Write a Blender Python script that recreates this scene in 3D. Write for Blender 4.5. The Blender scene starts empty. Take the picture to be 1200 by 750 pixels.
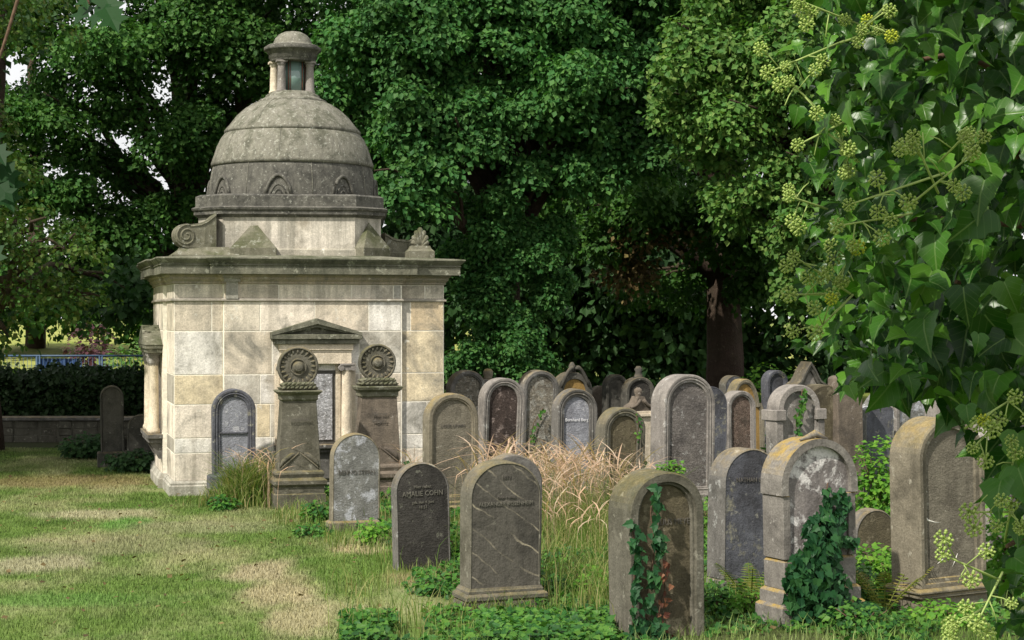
import bpy, math, random
import numpy as np
from mathutils import Vector, Matrix, noise as mnoise

R = math.radians
random.seed(7)
rng = np.random.default_rng(11)
sc = bpy.context.scene
COL = sc.collection

# ------------------------------------------------------------------ camera model
F = 2000.0      # focal length in pixels of a 1200 px wide picture
HY = 370.0      # horizon row
CH = 2.1        # camera height
def gD(py): return CH * F / (py - HY)
def P(px, py, D): return Vector(((px - 600) / F * D, D, CH - (py - HY) / F * D))
def yb(D): return HY + CH * F / D

cam = bpy.data.cameras.new("camera")
cam.sensor_width = 36; cam.lens = 36 * F / 1200
cam.shift_y = (HY - 375) / 1200
cam.clip_start = 0.05; cam.clip_end = 3000
co = bpy.data.objects.new("camera", cam); COL.objects.link(co)
co.location = (0, 0, CH); co.rotation_euler = (R(90), 0, 0)
sc.camera = co

# ------------------------------------------------------------------ light
SUN_AZ, SUN_EL = 40.0, 47.0      # azimuth: degrees from behind the camera towards the left
sdir = Vector((-math.sin(R(SUN_AZ)) * math.cos(R(SUN_EL)), -math.cos(R(SUN_AZ)) * math.cos(R(SUN_EL)), math.sin(R(SUN_EL))))
sl = bpy.data.lights.new("sun", 'SUN'); sl.energy = 5.0; sl.angle = R(1.2); sl.color = (1, 0.94, 0.84)
so = bpy.data.objects.new("sun", sl); COL.objects.link(so)
so.rotation_euler = sdir.to_track_quat('Z', 'Y').to_euler()
so.location = sdir * 50
w = bpy.data.worlds.new("World"); sc.world = w; w.use_nodes = True
nt = w.node_tree; nt.nodes.clear()
sky = nt.nodes.new("ShaderNodeTexSky"); sky.sky_type = 'NISHITA'; sky.sun_disc = False
sky.sun_elevation = R(SUN_EL); sky.sun_rotation = math.atan2(sdir.x, sdir.y)
sky.air_density = 1.0; sky.dust_density = 2.5
tc = nt.nodes.new("ShaderNodeTexCoord")
cn = nt.nodes.new("ShaderNodeTexNoise"); cn.inputs['Scale'].default_value = 2.2; cn.inputs['Detail'].default_value = 6
cr = nt.nodes.new("ShaderNodeMapRange"); cr.inputs[1].default_value = 0.36; cr.inputs[2].default_value = 0.56; cr.inputs[3].default_value = 0.75
mx = nt.nodes.new("ShaderNodeMix"); mx.data_type = 'RGBA'; mx.inputs['B'].default_value = (18.5, 18.5, 18.5, 1)
bg = nt.nodes.new("ShaderNodeBackground"); bg.inputs[1].default_value = 0.05
wo = nt.nodes.new("ShaderNodeOutputWorld")
L = nt.links.new
L(tc.outputs['Generated'], cn.inputs['Vector']); L(cn.outputs['Fac'], cr.inputs[0]); L(cr.outputs[0], mx.inputs['Factor'])
L(sky.outputs[0], mx.inputs['A']); L(mx.outputs['Result'], bg.inputs[0]); L(bg.outputs[0], wo.inputs[0])
vs = sc.view_settings; vs.view_transform = 'Standard'; vs.look = 'None'; vs.exposure = 0.30; vs.gamma = 1; vs.use_curve_mapping = False
sc.cycles.use_denoising = True
sc.cycles.max_bounces = 6; sc.cycles.diffuse_bounces = 3; sc.cycles.glossy_bounces = 2; sc.cycles.transmission_bounces = 4
sc.cycles.transparent_max_bounces = 6
sc.cycles.caustics_reflective = False; sc.cycles.caustics_refractive = False

# ------------------------------------------------------------------ object helpers
def link(o, parent=None):
    COL.objects.link(o)
    if parent is not None: o.parent = parent
    return o
def tag(o, label=None, cat=None, group=None, kind=None):
    if label: o["label"] = label
    if cat: o["category"] = cat
    if group: o["group"] = group
    if kind: o["kind"] = kind
    return o
def empty(name, loc=(0, 0, 0), rz=0, rx=0, ry=0):
    o = bpy.data.objects.new(name, None); link(o); o.location = loc; o.rotation_euler = (rx, ry, rz)
    o.empty_display_size = 0.2
    return o
def mesh_np(name, v, f, mat=None, parent=None, smooth=False):
    v = np.asarray(v, np.float32).reshape(-1, 3); f = np.asarray(f, np.int32)
    m = bpy.data.meshes.new(name); k = f.shape[1]; n = len(f)
    m.vertices.add(len(v)); m.vertices.foreach_set("co", v.ravel())
    m.loops.add(n * k); m.loops.foreach_set("vertex_index", f.ravel())
    m.polygons.add(n); m.polygons.foreach_set("loop_start", np.arange(0, n * k, k, dtype=np.int32))
    m.polygons.foreach_set("loop_total", np.full(n, k, np.int32))
    m.polygons.foreach_set("use_smooth", np.full(n, smooth, bool))
    m.update(calc_edges=True)
    if mat: m.materials.append(mat)
    return link(bpy.data.objects.new(name, m), parent)
class MB:
    """collects polygons for ONE mesh object"""
    def __init__(s): s.v = []; s.f = []; s.c = []; s.sm = []
    def add(s, v, f, c=None, smooth=False):
        o = len(s.v); s.v += [tuple(p) for p in v]
        for q in f: s.f.append(tuple(i + o for i in q)); s.c.append(c); s.sm.append(smooth)
    def box(s, x0, x1, y0, y1, z0, z1, c=None, b=0.0):
        if b <= 0:
            v = [(x, y, z) for z in (z0, z1) for x, y in ((x0, y0), (x1, y0), (x1, y1), (x0, y1))]
            s.add(v, [(3, 2, 1, 0), (4, 5, 6, 7), (0, 1, 5, 4), (1, 2, 6, 5), (2, 3, 7, 6), (3, 0, 4, 7)], c)
        else:
            cx, cy = (x0 + x1) / 2, (y0 + y1) / 2; hx, hy = (x1 - x0) / 2, (y1 - y0) / 2
            s.rects(cx, cy, [(hx - b, hy - b, z0), (hx, hy, z0 + b), (hx, hy, z1 - b), (hx - b, hy - b, z1)], c, chamfer=b)
    def rects(s, cx, cy, rings, c=None, chamfer=0.0):
        P_ = []
        for hx, hy, z in rings:
            if chamfer > 0:
                k = min(chamfer, hx * .4, hy * .4)
                P_.append([(cx + x, cy + y, z) for x, y in ((-hx + k, -hy), (hx - k, -hy), (hx, -hy + k), (hx, hy - k), (hx - k, hy), (-hx + k, hy), (-hx, hy - k), (-hx, -hy + k))])
            else:
                P_.append([(cx + x, cy + y, z) for x, y in ((-hx, -hy), (hx, -hy), (hx, hy), (-hx, hy))])
        s.loft(P_, c)
    def loft(s, rings, c=None, smooth=False, caps=(True, True)):
        n = len(rings[0]); v = [p for r in rings for p in r]; f = []
        for i in range(len(rings) - 1):
            for j in range(n):
                k = (j + 1) % n
                f.append((i * n + j, i * n + k, (i + 1) * n + k, (i + 1) * n + j))
        s.add(v, f, c, smooth)
        o = len(s.v) - len(v)
        if caps[0]: s.f.append(tuple(o + j for j in reversed(range(n)))); s.c.append(c); s.sm.append(False)
        if caps[1]: s.f.append(tuple(o + (len(rings) - 1) * n + j for j in range(n))); s.c.append(c); s.sm.append(False)
    def lathe(s, cx, cy, prof, n=48, c=None, smooth=True, caps=(True, True)):
        rings = [[(cx + r * math.cos(2 * math.pi * j / n), cy + r * math.sin(2 * math.pi * j / n), z) for j in range(n)] for r, z in prof]
        s.loft(rings, c, smooth, caps)
    def tube(s, pts, rad, n=8, c=None, caps=True):
        pts = [Vector(p) for p in pts]
        if not hasattr(rad, '__len__'): rad = [rad] * len(pts)
        rings = []; up = Vector((0.13, 0.31, 1)).normalized()
        for i, p in enumerate(pts):
            d = (pts[min(i + 1, len(pts) - 1)] - pts[max(i - 1, 0)]).normalized()
            a = d.cross(up)
            if a.length < 0.2: a = d.cross(Vector((1, 0.2, 0)))
            a.normalize(); b = d.cross(a).normalized()
            rings.append([tuple(p + (a * math.cos(-2 * math.pi * j / n) + b * math.sin(-2 * math.pi * j / n)) * rad[i]) for j in range(n)])
        s.loft(rings, c, True, (caps, caps))
    def rough(s, amp, freq=6, seed=0):
        o = Vector((seed * 7.3, seed * 3.1, seed * 1.7))
        s.v = [tuple(Vector(p) + mnoise.noise_vector(Vector(p) * freq + o) * amp) for p in s.v]
        return s
    def build(s, name, mat, parent=None):
        m = bpy.data.meshes.new(name); m.from_pydata(s.v, [], s.f)
        for i, p in enumerate(m.polygons): p.use_smooth = s.sm[i]
        if any(c is not None for c in s.c):
            at = m.color_attributes.new("tone", 'FLOAT_COLOR', 'CORNER')
            buf = []
            for p, c in zip(m.polygons, s.c):
                c = c or (0.5, 0.5, 0.5)
                buf += [c[0], c[1], c[2], 1.0] * p.loop_total
            at.data.foreach_set("color", buf)
        m.materials.append(mat); m.validate(); m.update()
        return link(bpy.data.objects.new(name, m), parent)

# ------------------------------------------------------------------ materials
class NB:
    def __init__(s, name):
        s.m = bpy.data.materials.new(name); s.m.use_nodes = True; s.t = s.m.node_tree; s.t.nodes.clear()
    def n(s, typ, **kw):
        o = s.t.nodes.new(typ)
        for k, v in kw.items():
            if k in ('data_type', 'operation', 'blend_type', 'attribute_name', 'feature', 'noise_dimensions', 'wave_type', 'bands_direction', 'wave_profile'): setattr(o, k, v)
            else: s.set(o, k, v)
        return o
    def set(s, o, k, v):
        i = o.inputs[int(k[1:])] if k[0] == 'i' and k[1:].isdigit() else o.inputs[k.replace('_', ' ')]
        if hasattr(v, 'is_linked') or isinstance(v, bpy.types.NodeSocket): s.t.links.new(v, i)
        else: i.default_value = v if not (isinstance(v, tuple) and len(v) == 3 and i.type == 'RGBA') else (*v, 1)
    def noise(s, vec, scale, detail=5, rough=.55, dist=0): 
        return s.n("ShaderNodeTexNoise", Vector=vec, Scale=scale, Detail=detail, Roughness=rough, Distortion=dist).outputs['Fac']
    def rng(s, v, a, b, c=0.0, d=1.0): return s.n("ShaderNodeMapRange", i0=v, i1=a, i2=b, i3=c, i4=d).outputs[0]
    def math(s, op, a, b=0.0): return s.n("ShaderNodeMath", operation=op, i0=a, i1=b).outputs[0]
    def mix(s, f, a, b, bt='MIX'): 
        o = s.t.nodes.new("ShaderNodeMix"); o.data_type = 'RGBA'; o.blend_type = bt
        for k, v in (('Factor', f), ('A', a), ('B', b)):
            i = [q for q in o.inputs if q.name == k and (q.type == 'RGBA' or k == 'Factor' and q.type == 'VALUE')][0]
            if isinstance(v, bpy.types.NodeSocket): s.t.links.new(v, i)
            else: i.default_value = (*v, 1) if isinstance(v, tuple) and len(v) == 3 else v
        return [q for q in o.outputs if q.type == 'RGBA'][0]
    def coords(s, rand=True):
        c = s.n("ShaderNodeTexCoord").outputs['Object']
        if not rand: return c
        r = s.n("ShaderNodeObjectInfo").outputs['Random']
        o = s.n("ShaderNodeVectorMath", operation='SCALE', i0=(37., 91., 53.)); s.t.links.new(r, o.inputs['Scale'])
        return s.n("ShaderNodeVectorMath", operation='ADD', i0=c, i1=o.outputs[0]).outputs[0]
    def scalev(s, v, sx, sy, sz, rot=(0, 0, 0)): 
        return s.n("ShaderNodeMapping", Vector=v, Scale=(sx, sy, sz), Rotation=rot).outputs[0]
    def bump(s, h, strength, dist, nrm=None):
        b = s.n("ShaderNodeBump", Height=h, Strength=strength, Distance=dist)
        if nrm is not None: s.t.links.new(nrm, b.inputs['Normal'])
        return b.outputs[0]
    def out(s, col, rough=.9, nrm=None, spec=.2):
        p = s.n("ShaderNodeBsdfPrincipled", Base_Color=col, Roughness=rough)
        p.inputs['Specular IOR Level'].default_value = spec
        if nrm is not None: s.t.links.new(nrm, p.inputs['Normal'])
        o = s.n("ShaderNodeOutputMaterial", Surface=p.outputs[0]); return s.m

def stone_mat(name, base, dark, light=(.42, .42, .38), dk=.5, lt=.12, ochre=.0, moss=.0, sc_=1.0, streak=.5, bump=1.0, patch=None, veins=None, tone=False, carve=0.0, stain=None):
    b = NB(name); co_ = b.coords(not tone)
    n1 = b.noise(co_, 2.6 * sc_, 7, .62, .3)
    n2 = b.noise(co_, 11 * sc_, 6, .65)
    n3 = b.noise(co_, 70 * sc_, 4, .7)
    st = b.noise(b.scalev(co_, 9 * sc_, 9 * sc_, .9 * sc_), 1.0, 5, .6, .2)
    col = base
    if tone:
        col = b.n("ShaderNodeAttribute", attribute_name="tone").outputs['Color']
    m1 = b.rng(n1, .62 - dk * .3, .80 - dk * .28)
    col = b.mix(m1, col, dark)
    ms = b.math('MULTIPLY', b.rng(st, .48, .72), streak)
    col = b.mix(ms, col, dark)
    bl = b.noise(co_, 5.2 * sc_, 8, .72, .6)
    fm = b.rng(bl, .3, .7, .74, 1.24)
    col = b.mix(1.0, col, b.n("ShaderNodeCombineXYZ", X=fm, Y=fm, Z=fm).outputs[0], 'MULTIPLY')
    if stain:
        sn_ = b.noise(co_, stain[1], 7, .68, .7)
        col = b.mix(b.math('MULTIPLY', b.rng(sn_, stain[2], stain[2] + .16), stain[3]), col, stain[0])
    if tone:   # rain streaks below the ledges
        zz_ = b.n("ShaderNodeSeparateXYZ", Vector=co_).outputs[2]
        dr = b.noise(b.scalev(co_, 7, 7, .35), 1.0, 6, .7, .1)
        under = b.math('MAXIMUM', b.rng(zz_, 1.95, 2.5), b.rng(zz_, .55, .05))
        col = b.mix(b.math('MULTIPLY', b.math('MULTIPLY', b.rng(dr, .42, .62), under), .7), col, (.20, .19, .155))
    # crusts of pale lichen
    ml = b.math('MULTIPLY', b.rng(n2, .66 - lt * .6, .70 - lt * .5), b.rng(n3, .35, .55, .35, 1))
    col = b.mix(b.math('MULTIPLY', ml, .75), col, light)
    if patch:
        pn = b.noise(co_, patch[1], 9, .72, .25)
        col = b.mix(b.math('MULTIPLY', b.rng(pn, patch[2], patch[2] + .05), .9), col, patch[0])
    if veins:
        wv = b.n("ShaderNodeTexWave", wave_type='BANDS', Vector=b.scalev(co_, 1, 1, 1, (0, R(veins[2]), 0)), Scale=veins[1], Distortion=4.0, Detail=5.0, Detail_Scale=1.1)
        wv.bands_direction = 'Z'
        gate = b.rng(b.noise(co_, 3.1, 3), .42, .62)
        col = b.mix(b.math('MULTIPLY', b.rng(wv.outputs['Fac'], .975, .997), gate), col, veins[0])
    g = b.n("ShaderNodeNewGeometry"); nz = b.n("ShaderNodeSeparateXYZ", Vector=g.outputs['Normal']).outputs[2]
    if ochre > 0:
        mo = b.math('MULTIPLY', b.math('MULTIPLY', b.rng(nz, .15, .7), b.rng(n2, .35, .6)), ochre)
        col = b.mix(mo, col, (.30, .21, .06))
    if moss > 0:
        mo = b.math('MULTIPLY', b.math('MULTIPLY', b.rng(nz, -.1, .6), b.rng(n1, .4, .6)), moss)
        col = b.mix(mo, col, (.07, .085, .03))
    fine = b.rng(n3, .25, .75, .68, 1.28)
    col = b.mix(1.0, col, b.n("ShaderNodeCombineXYZ", X=fine, Y=fine, Z=fine).outputs[0], 'MULTIPLY')
    nr = b.bump(st, .7 * bump, .012)
    nr = b.bump(b.noise(co_, 14 * sc_, 6, .7), .8 * bump, .014, nr)
    nr = b.bump(n3, .5 * bump, .004, nr)
    if carve > 0:
        cv = b.noise(b.scalev(co_, 26, 26, 44), 1.0, 4, .7, 1.2)
        kk = b.rng(cv, .44, .58)
        nr = b.bump(kk, min(1, carve * 1.6), .02, nr)
        kf = b.rng(kk, 0, 1, 1 - .28 * min(1, carve * 1.6), 1.1)
        gm = b.rng(n1, .35, .6)
        col = b.mix(gm, col, b.mix(1.0, col, b.n('ShaderNodeCombineXYZ', X=kf, Y=kf, Z=kf).outputs[0], 'MULTIPLY'))
    return b.out(col, .92, nr, .15)

def leaf_mat(name, cols, trans=.27, rough=.55, spec=.16, vein=False):
    b = NB(name)
    r = b.n("ShaderNodeNewGeometry").outputs['Random Per Island']
    rp = b.n("ShaderNodeValToRGB", Fac=r); e = rp.color_ramp.elements
    e[0].position = 0; e[0].color = (*cols[0], 1); e[1].position = 1; e[1].color = (*cols[-1], 1)
    for i, c in enumerate(cols[1:-1]):
        q = e.new((i + 1) / (len(cols) - 1)); q.color = (*c, 1)
    big = b.noise(b.coords(False), .55, 3)
    f = b.rng(big, .3, .7, .75, 1.2)
    col = b.mix(1.0, rp.outputs[0], b.n("ShaderNodeCombineXYZ", X=f, Y=f, Z=f).outputs[0], 'MULTIPLY')
    p = b.n("ShaderNodeBsdfPrincipled", Base_Color=col, Roughness=rough); p.inputs['Specular IOR Level'].default_value = spec
    tcol = b.mix(1.0, col, (1.25, 1.45, .7), 'MULTIPLY')
    t = b.n("ShaderNodeBsdfTranslucent", Color=tcol)
    ms = b.n("ShaderNodeMixShader", i0=trans, i1=p.outputs[0], i2=t.outputs[0])
    b.n("ShaderNodeOutputMaterial", Surface=ms.outputs[0]); return b.m

def plain(name, col, rough=.8, spec=.3, metal=0, bump=0, bs=30, var=.25):
    b = NB(name); co_ = b.coords(); n = b.noise(co_, bs, 4)
    f = b.rng(n, .3, .7, 1 - var, 1 + var)
    c = b.mix(1.0, col, b.n("ShaderNodeCombineXYZ", X=f, Y=f, Z=f).outputs[0], 'MULTIPLY')
    nr = b.bump(n, bump, .01) if bump else None
    m = b.out(c, rough, nr, spec)
    return m

def ground_color(b, co_):
    """mown lawn on the left with dry patches, rough ground elsewhere; world coordinates"""
    n1 = b.noise(co_, .55, 4, .6); n2 = b.noise(co_, 2.3, 5, .65); n3 = b.noise(b.scalev(co_, 1, .45, 1), 1.1, 4, .6)
    green = b.mix(b.rng(n2, .3, .7), (.075, .145, .024), (.145, .205, .052))
    dry = b.mix(b.rng(n2, .35, .65), (.40, .36, .215), (.30, .295, .15))
    m = b.rng(b.math('ADD', b.math('MULTIPLY', n1, .5), b.math('MULTIPLY', n3, .5)), .47, .60)
    col = b.mix(b.math('MULTIPLY', m, .62), green, dry)
    for (x, y, rx, ry, c, s) in ((-2.05, 14.0, .28, .7, (.38, .32, .21), .75), (-1.75, 12.9, .30, .8, (.38, .32, .20), .75), (-1.45, 11.8, .26, .8, (.36, .31, .19), .75), (-4.3, 18.0, .8, .5, (.40, .36, .24), .7), (-3.3, 12.6, .9, .35, (.10, .20, .04), .8), (-4.0, 14.4, .5, .6, (.36, .32, .22), .7), (-3.9, 17.2, .25, .6, (.10, .22, .04), .9), (-.62, 13.6, .45, .5, (.31, .25, .13), .8), (-3.6, 15.6, .9, .8, (.27, .25, .15), .6), (-1.35, 15.3, .3, .35, (.40, .33, .20), .8),
                                (-5.6, 21.6, 1.5, .9, (.24, .17, .09), .6), (-3.1, 16.9, .8, .6, (.28, .27, .16), .6), (-.2, 11.9, .5, .5, (.22, .22, .08), .5), (.75, 12.9, .3, .7, (.28, .24, .11), .6)):
        d = b.n("ShaderNodeVectorMath", operation='LENGTH', i0=b.n("ShaderNodeVectorMath", operation='MULTIPLY', i0=b.n("ShaderNodeVectorMath", operation='SUBTRACT', i0=co_, i1=(x, y, 0)).outputs[0], i1=(1 / rx, 1 / ry, 0)).outputs[0]).outputs['Value']
        k = b.math('ADD', d, b.math('MULTIPLY', b.math('SUBTRACT', n2, .5), 1.4))
        col = b.mix(b.math('MULTIPLY', b.rng(k, 1.15, .6), s), col, c)
    return col, n2
def ground_mat():
    b = NB("ground"); co_ = b.coords(False); col, n2 = ground_color(b, co_)
    sx = b.n("ShaderNodeSeparateXYZ", Vector=co_)
    soil = b.mix(b.rng(b.noise(co_, 7, 5), .4, .6), (.05, .045, .025), (.05, .075, .018))
    # right of the lawn edge: soil and litter under the ground cover
    k = b.math('ADD', b.math('ADD', sx.outputs[0], b.math('MULTIPLY', sx.outputs[1], .22)), b.math('MULTIPLY', n2, .5))
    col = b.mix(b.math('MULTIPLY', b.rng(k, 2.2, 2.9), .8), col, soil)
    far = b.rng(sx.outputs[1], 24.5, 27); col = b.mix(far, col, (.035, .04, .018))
    far = b.rng(sx.outputs[1], 40, 44); col = b.mix(far, col, (.15, .18, .045))
    fn = b.noise(co_, 60, 4, .7); f = b.rng(fn, .3, .7, .75, 1.25)
    col = b.mix(1.0, col, b.n("ShaderNodeCombineXYZ", X=f, Y=f, Z=f).outputs[0], 'MULTIPLY')
    return b.out(col, .95, b.bump(fn, .8, .02), .1)
def blade_mat(name, dark=1.0, tint=None, tf=.0):
    b = NB(name); co_ = b.coords(False); col, _ = ground_color(b, co_)
    if tint: col = b.mix(tf, col, tint)
    r = b.n("ShaderNodeNewGeometry").outputs['Random Per Island']; f = b.rng(r, 0, 1, .42 * dark, 1.75 * dark)
    col = b.mix(1.0, col, b.n("ShaderNodeCombineXYZ", X=f, Y=f, Z=f).outputs[0], 'MULTIPLY')
    p = b.n("ShaderNodeBsdfPrincipled", Base_Color=col, Roughness=.6); p.inputs['Specular IOR Level'].default_value = .2
    t = b.n("ShaderNodeBsdfTranslucent", Color=col)
    ms = b.n("ShaderNodeMixShader", i0=.3, i1=p.outputs[0], i2=t.outputs[0]); b.n("ShaderNodeOutputMaterial", Surface=ms.outputs[0]); return b.m

M = {}
M['ashlar'] = stone_mat('ashlar sandstone', (.5, .45, .34), (.23, .20, .15), (.62, .60, .52), dk=.26, lt=.05, streak=.45, sc_=.8, bump=.7, tone=True, stain=((.17, .165, .14), 1.5, .50, .8))
M['mortar'] = plain('pale mortar', (.72, .68, .58), .95, .1, var=.15)
M['cornice'] = stone_mat('blackened cornice stone', (.17, .165, .125), (.06, .062, .048), (.34, .34, .27), dk=.5, lt=.14, streak=.6, moss=.45)
M['dome'] = stone_mat('lichened dome stone', (0.207, 0.198, 0.163), (0.092, 0.088, 0.075), (0.405, 0.405, 0.352), dk=.45, lt=.15, streak=.55, moss=.25, sc_=2.4)
M['domedark'] = stone_mat('dark dome base stone', (0.128, 0.123, 0.106), (0.055, 0.054, 0.048), (0.306, 0.306, 0.264), dk=.55, lt=.12, streak=.7, sc_=2.4)
M['scroll'] = stone_mat('mossy scroll stone', (0.170, 0.162, 0.119), (0.076, 0.076, 0.047), (0.323, 0.323, 0.272), dk=.5, lt=.14, moss=.4, sc_=1.5)
M['pale'] = stone_mat('pale dressed sandstone', (.60, .52, .40), (.30, .26, .20), (.66, .62, .52), dk=.2, lt=.08, streak=.35)
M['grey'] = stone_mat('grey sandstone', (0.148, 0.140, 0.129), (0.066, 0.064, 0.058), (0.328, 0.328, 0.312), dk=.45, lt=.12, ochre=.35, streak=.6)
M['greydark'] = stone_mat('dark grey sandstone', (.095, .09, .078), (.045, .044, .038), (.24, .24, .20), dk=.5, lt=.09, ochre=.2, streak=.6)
M['tan'] = stone_mat('tan sandstone', (0.19, 0.168, 0.125), (0.09, 0.08, 0.06), (0.32, 0.3, 0.24), dk=.4, lt=.08, ochre=.55, streak=.5, moss=.15)
M['tanpanel'] = stone_mat('tan panel', (0.175, 0.158, 0.122), (0.09, 0.08, 0.062), (0.34, 0.32, 0.26), dk=.35, lt=.06, streak=.4, carve=.25)
M['brown'] = stone_mat('brown sandstone', (0.155, 0.128, 0.1), (0.072, 0.062, 0.052), (0.32, 0.29, 0.25), dk=.45, lt=.08, streak=.5, carve=.15)
M['mauve'] = stone_mat('mauve sandstone', (0.235, 0.215, 0.195), (0.11, 0.103, 0.095), (0.44, 0.43, 0.4), dk=.4, lt=.12, streak=.5)
M['mauvepanel'] = stone_mat('carved mauve panel', (0.215, 0.195, 0.18), (0.11, 0.1, 0.095), (0.46, 0.45, 0.43), dk=.4, lt=.14, streak=.4, carve=.5)
M['blue'] = stone_mat('blue grey slate face', (.105, .108, .125), (.05, .05, .055), (.30, .29, .24), dk=.5, lt=.10, streak=.5, carve=.15, patch=((.22, .21, .16), 3.0, .57))
M['paleblue'] = stone_mat('pale blue grey panel', (0.281, 0.289, 0.323), (0.145, 0.145, 0.162), (0.493, 0.493, 0.510), dk=.35, lt=.12, streak=.4, carve=.3)
M['greypale'] = stone_mat('bleached grey stone', (0.220, 0.220, 0.207), (0.114, 0.114, 0.106), (0.440, 0.449, 0.458), dk=.4, lt=.14, streak=.6, patch=((.43, .44, .47), 3.4, .54), carve=.3)
M['charcoal'] = stone_mat('charcoal face with pale scabs', (.062, .058, .052), (.03, .028, .026), (.20, .20, .16), dk=.45, lt=.10, streak=.5, carve=.35)
M['veined'] = stone_mat('dark veined face', (.105, .097, .082), (.055, .052, .045), (.21, .20, .16), dk=.5, lt=.05, streak=.6, veins=((.34, .30, .22), 2.3, -38))
M['olive'] = stone_mat('olive brown panel', (.115, .098, .062), (.06, .052, .036), (.26, .23, .16), dk=.5, lt=.08, streak=.6, carve=.2, patch=((.21, .185, .125), 3.4, .56))
M['moss'] = stone_mat('mossy frame stone', (0.135, 0.126, 0.1), (0.065, 0.06, 0.046), (0.28, 0.27, 0.22), dk=.5, lt=.09, ochre=.3, moss=.3, streak=.6)
M['patch'] = stone_mat('mauve stone with white patches', (0.21, 0.19, 0.18), (0.1, 0.09, 0.09), (0.45, 0.44, 0.42), dk=.45, lt=.1, streak=.5, patch=((.62, .60, .58), 2.6, .53), ochre=.0)
M['patchside'] = stone_mat('mauve stone with ochre top', (0.2, 0.185, 0.165), (0.1, 0.092, 0.084), (0.38, 0.36, 0.33), dk=.4, lt=.1, streak=.6, ochre=1.0)
M['red'] = stone_mat('reddish mottled panel', (0.23, 0.17, 0.135), (0.12, 0.1, 0.08), (0.38, 0.34, 0.29), dk=.4, lt=.1, sc_=1.6, carve=.8)
M['mottle'] = stone_mat('pale mottled panel', (.34, .31, .25), (.20, .17, .13), (.55, .54, .48), dk=.35, lt=.25, sc_=1.3, carve=.8)
M['darkmottle'] = stone_mat('dark panel with pinkish scabs', (.10, .075, .065), (.05, .04, .036), (.36, .29, .26), dk=.4, lt=.18, sc_=1.0, carve=.5)
M['ochre'] = stone_mat('ochre stained panel', (0.288, 0.184, 0.064), (0.128, 0.088, 0.040), (0.336, 0.272, 0.144), dk=.35, lt=.06)
M['plaque'] = stone_mat('flaking white plaque', (.66, .66, .68), (.34, .33, .32), (.82, .82, .85), dk=.4, lt=.3, sc_=2.2, carve=1.0, bump=1.6)
M['flagstone'] = stone_mat('rubble wall stone', (.10, .095, .075), (.045, .042, .032), (.28, .27, .22), dk=.4, lt=.1)
M['iron'] = plain('rusty brown metal', (.14, .06, .04), .6, .4)
M['bark'] = stone_mat('bark', (.065, .045, .034), (.05, .034, .026), (.13, .11, .08), dk=.6, lt=.08, streak=1.0, bump=3.0, moss=.5, sc_=1.4)
M['wood'] = plain('ivy stem bark', (.10, .062, .04), .85, .2, bump=.6, bs=60)
M['rootmark'] = plain('white lime marks', (.62, .60, .54), .9, .1)
M['letter'] = plain('cut letters', (.145, .138, .115), .9, .1)
M['letterd'] = plain('dark cut letters', (.10, .092, .08), .9, .1)
M['letterw'] = plain('white painted letters', (.70, .70, .72), .8, .1)
M['lampglass'] = None
def glass_mat():
    b = NB('lantern glass'); p = b.n("ShaderNodeBsdfPrincipled", Base_Color=(.16, .24, .22), Roughness=.12)
    p.inputs['Specular IOR Level'].default_value = .8
    b.n("ShaderNodeOutputMaterial", Surface=p.outputs[0]); return b.m
M['glass'] = glass_mat()
M['blue_metal'] = plain('blue painted metal', (.03, .07, .13), .5, .4, var=.1)
M['blue_sheet'] = plain('blue tarpaulin', (.03, .07, .18), .6, .3, var=.2, bs=3)
M['leafA'] = leaf_mat('maple leaves', [(.026, .085, .016), (.040, .115, .022), (.072, .155, .030), (.032, .095, .018)])
M['leafB'] = leaf_mat('dense maple leaves', [(.030, .105, .026), (.046, .140, .034), (.080, .180, .042), (.038, .118, .030)])
M['leafC'] = leaf_mat('dark leaves', [(.018, .050, .016), (.028, .070, .020), (.036, .08, .024)])
M['leafC2'] = leaf_mat('dark chestnut leaves', [(.028, .085, .015), (.042, .110, .018), (.06, .13, .022)])
M['leafD'] = leaf_mat('yellow green leaves', [(.045, .125, .024), (.075, .165, .032), (.15, .23, .055), (.052, .135, .026), (.09, .18, .034)])
M['leafE'] = leaf_mat('olive leaves', [(.035, .09, .016), (.055, .115, .020), (.085, .105, .024), (.04, .10, .018), (.09, .15, .026)])
M['leafdead'] = leaf_mat('withered leaves', [(.09, .06, .025), (.15, .11, .045), (.06, .042, .018), (.20, .16, .06)], .15)
M['hedge'] = leaf_mat('hedge leaves', [(.008, .022, .006), (.013, .032, .008), (.018, .036, .010)], .1)
M['ivy'] = leaf_mat('glossy ivy leaves', [(.010, .050, .010), (.020, .085, .014), (.050, .15, .020), (.015, .07, .012)], .25, .40, .28)
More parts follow.
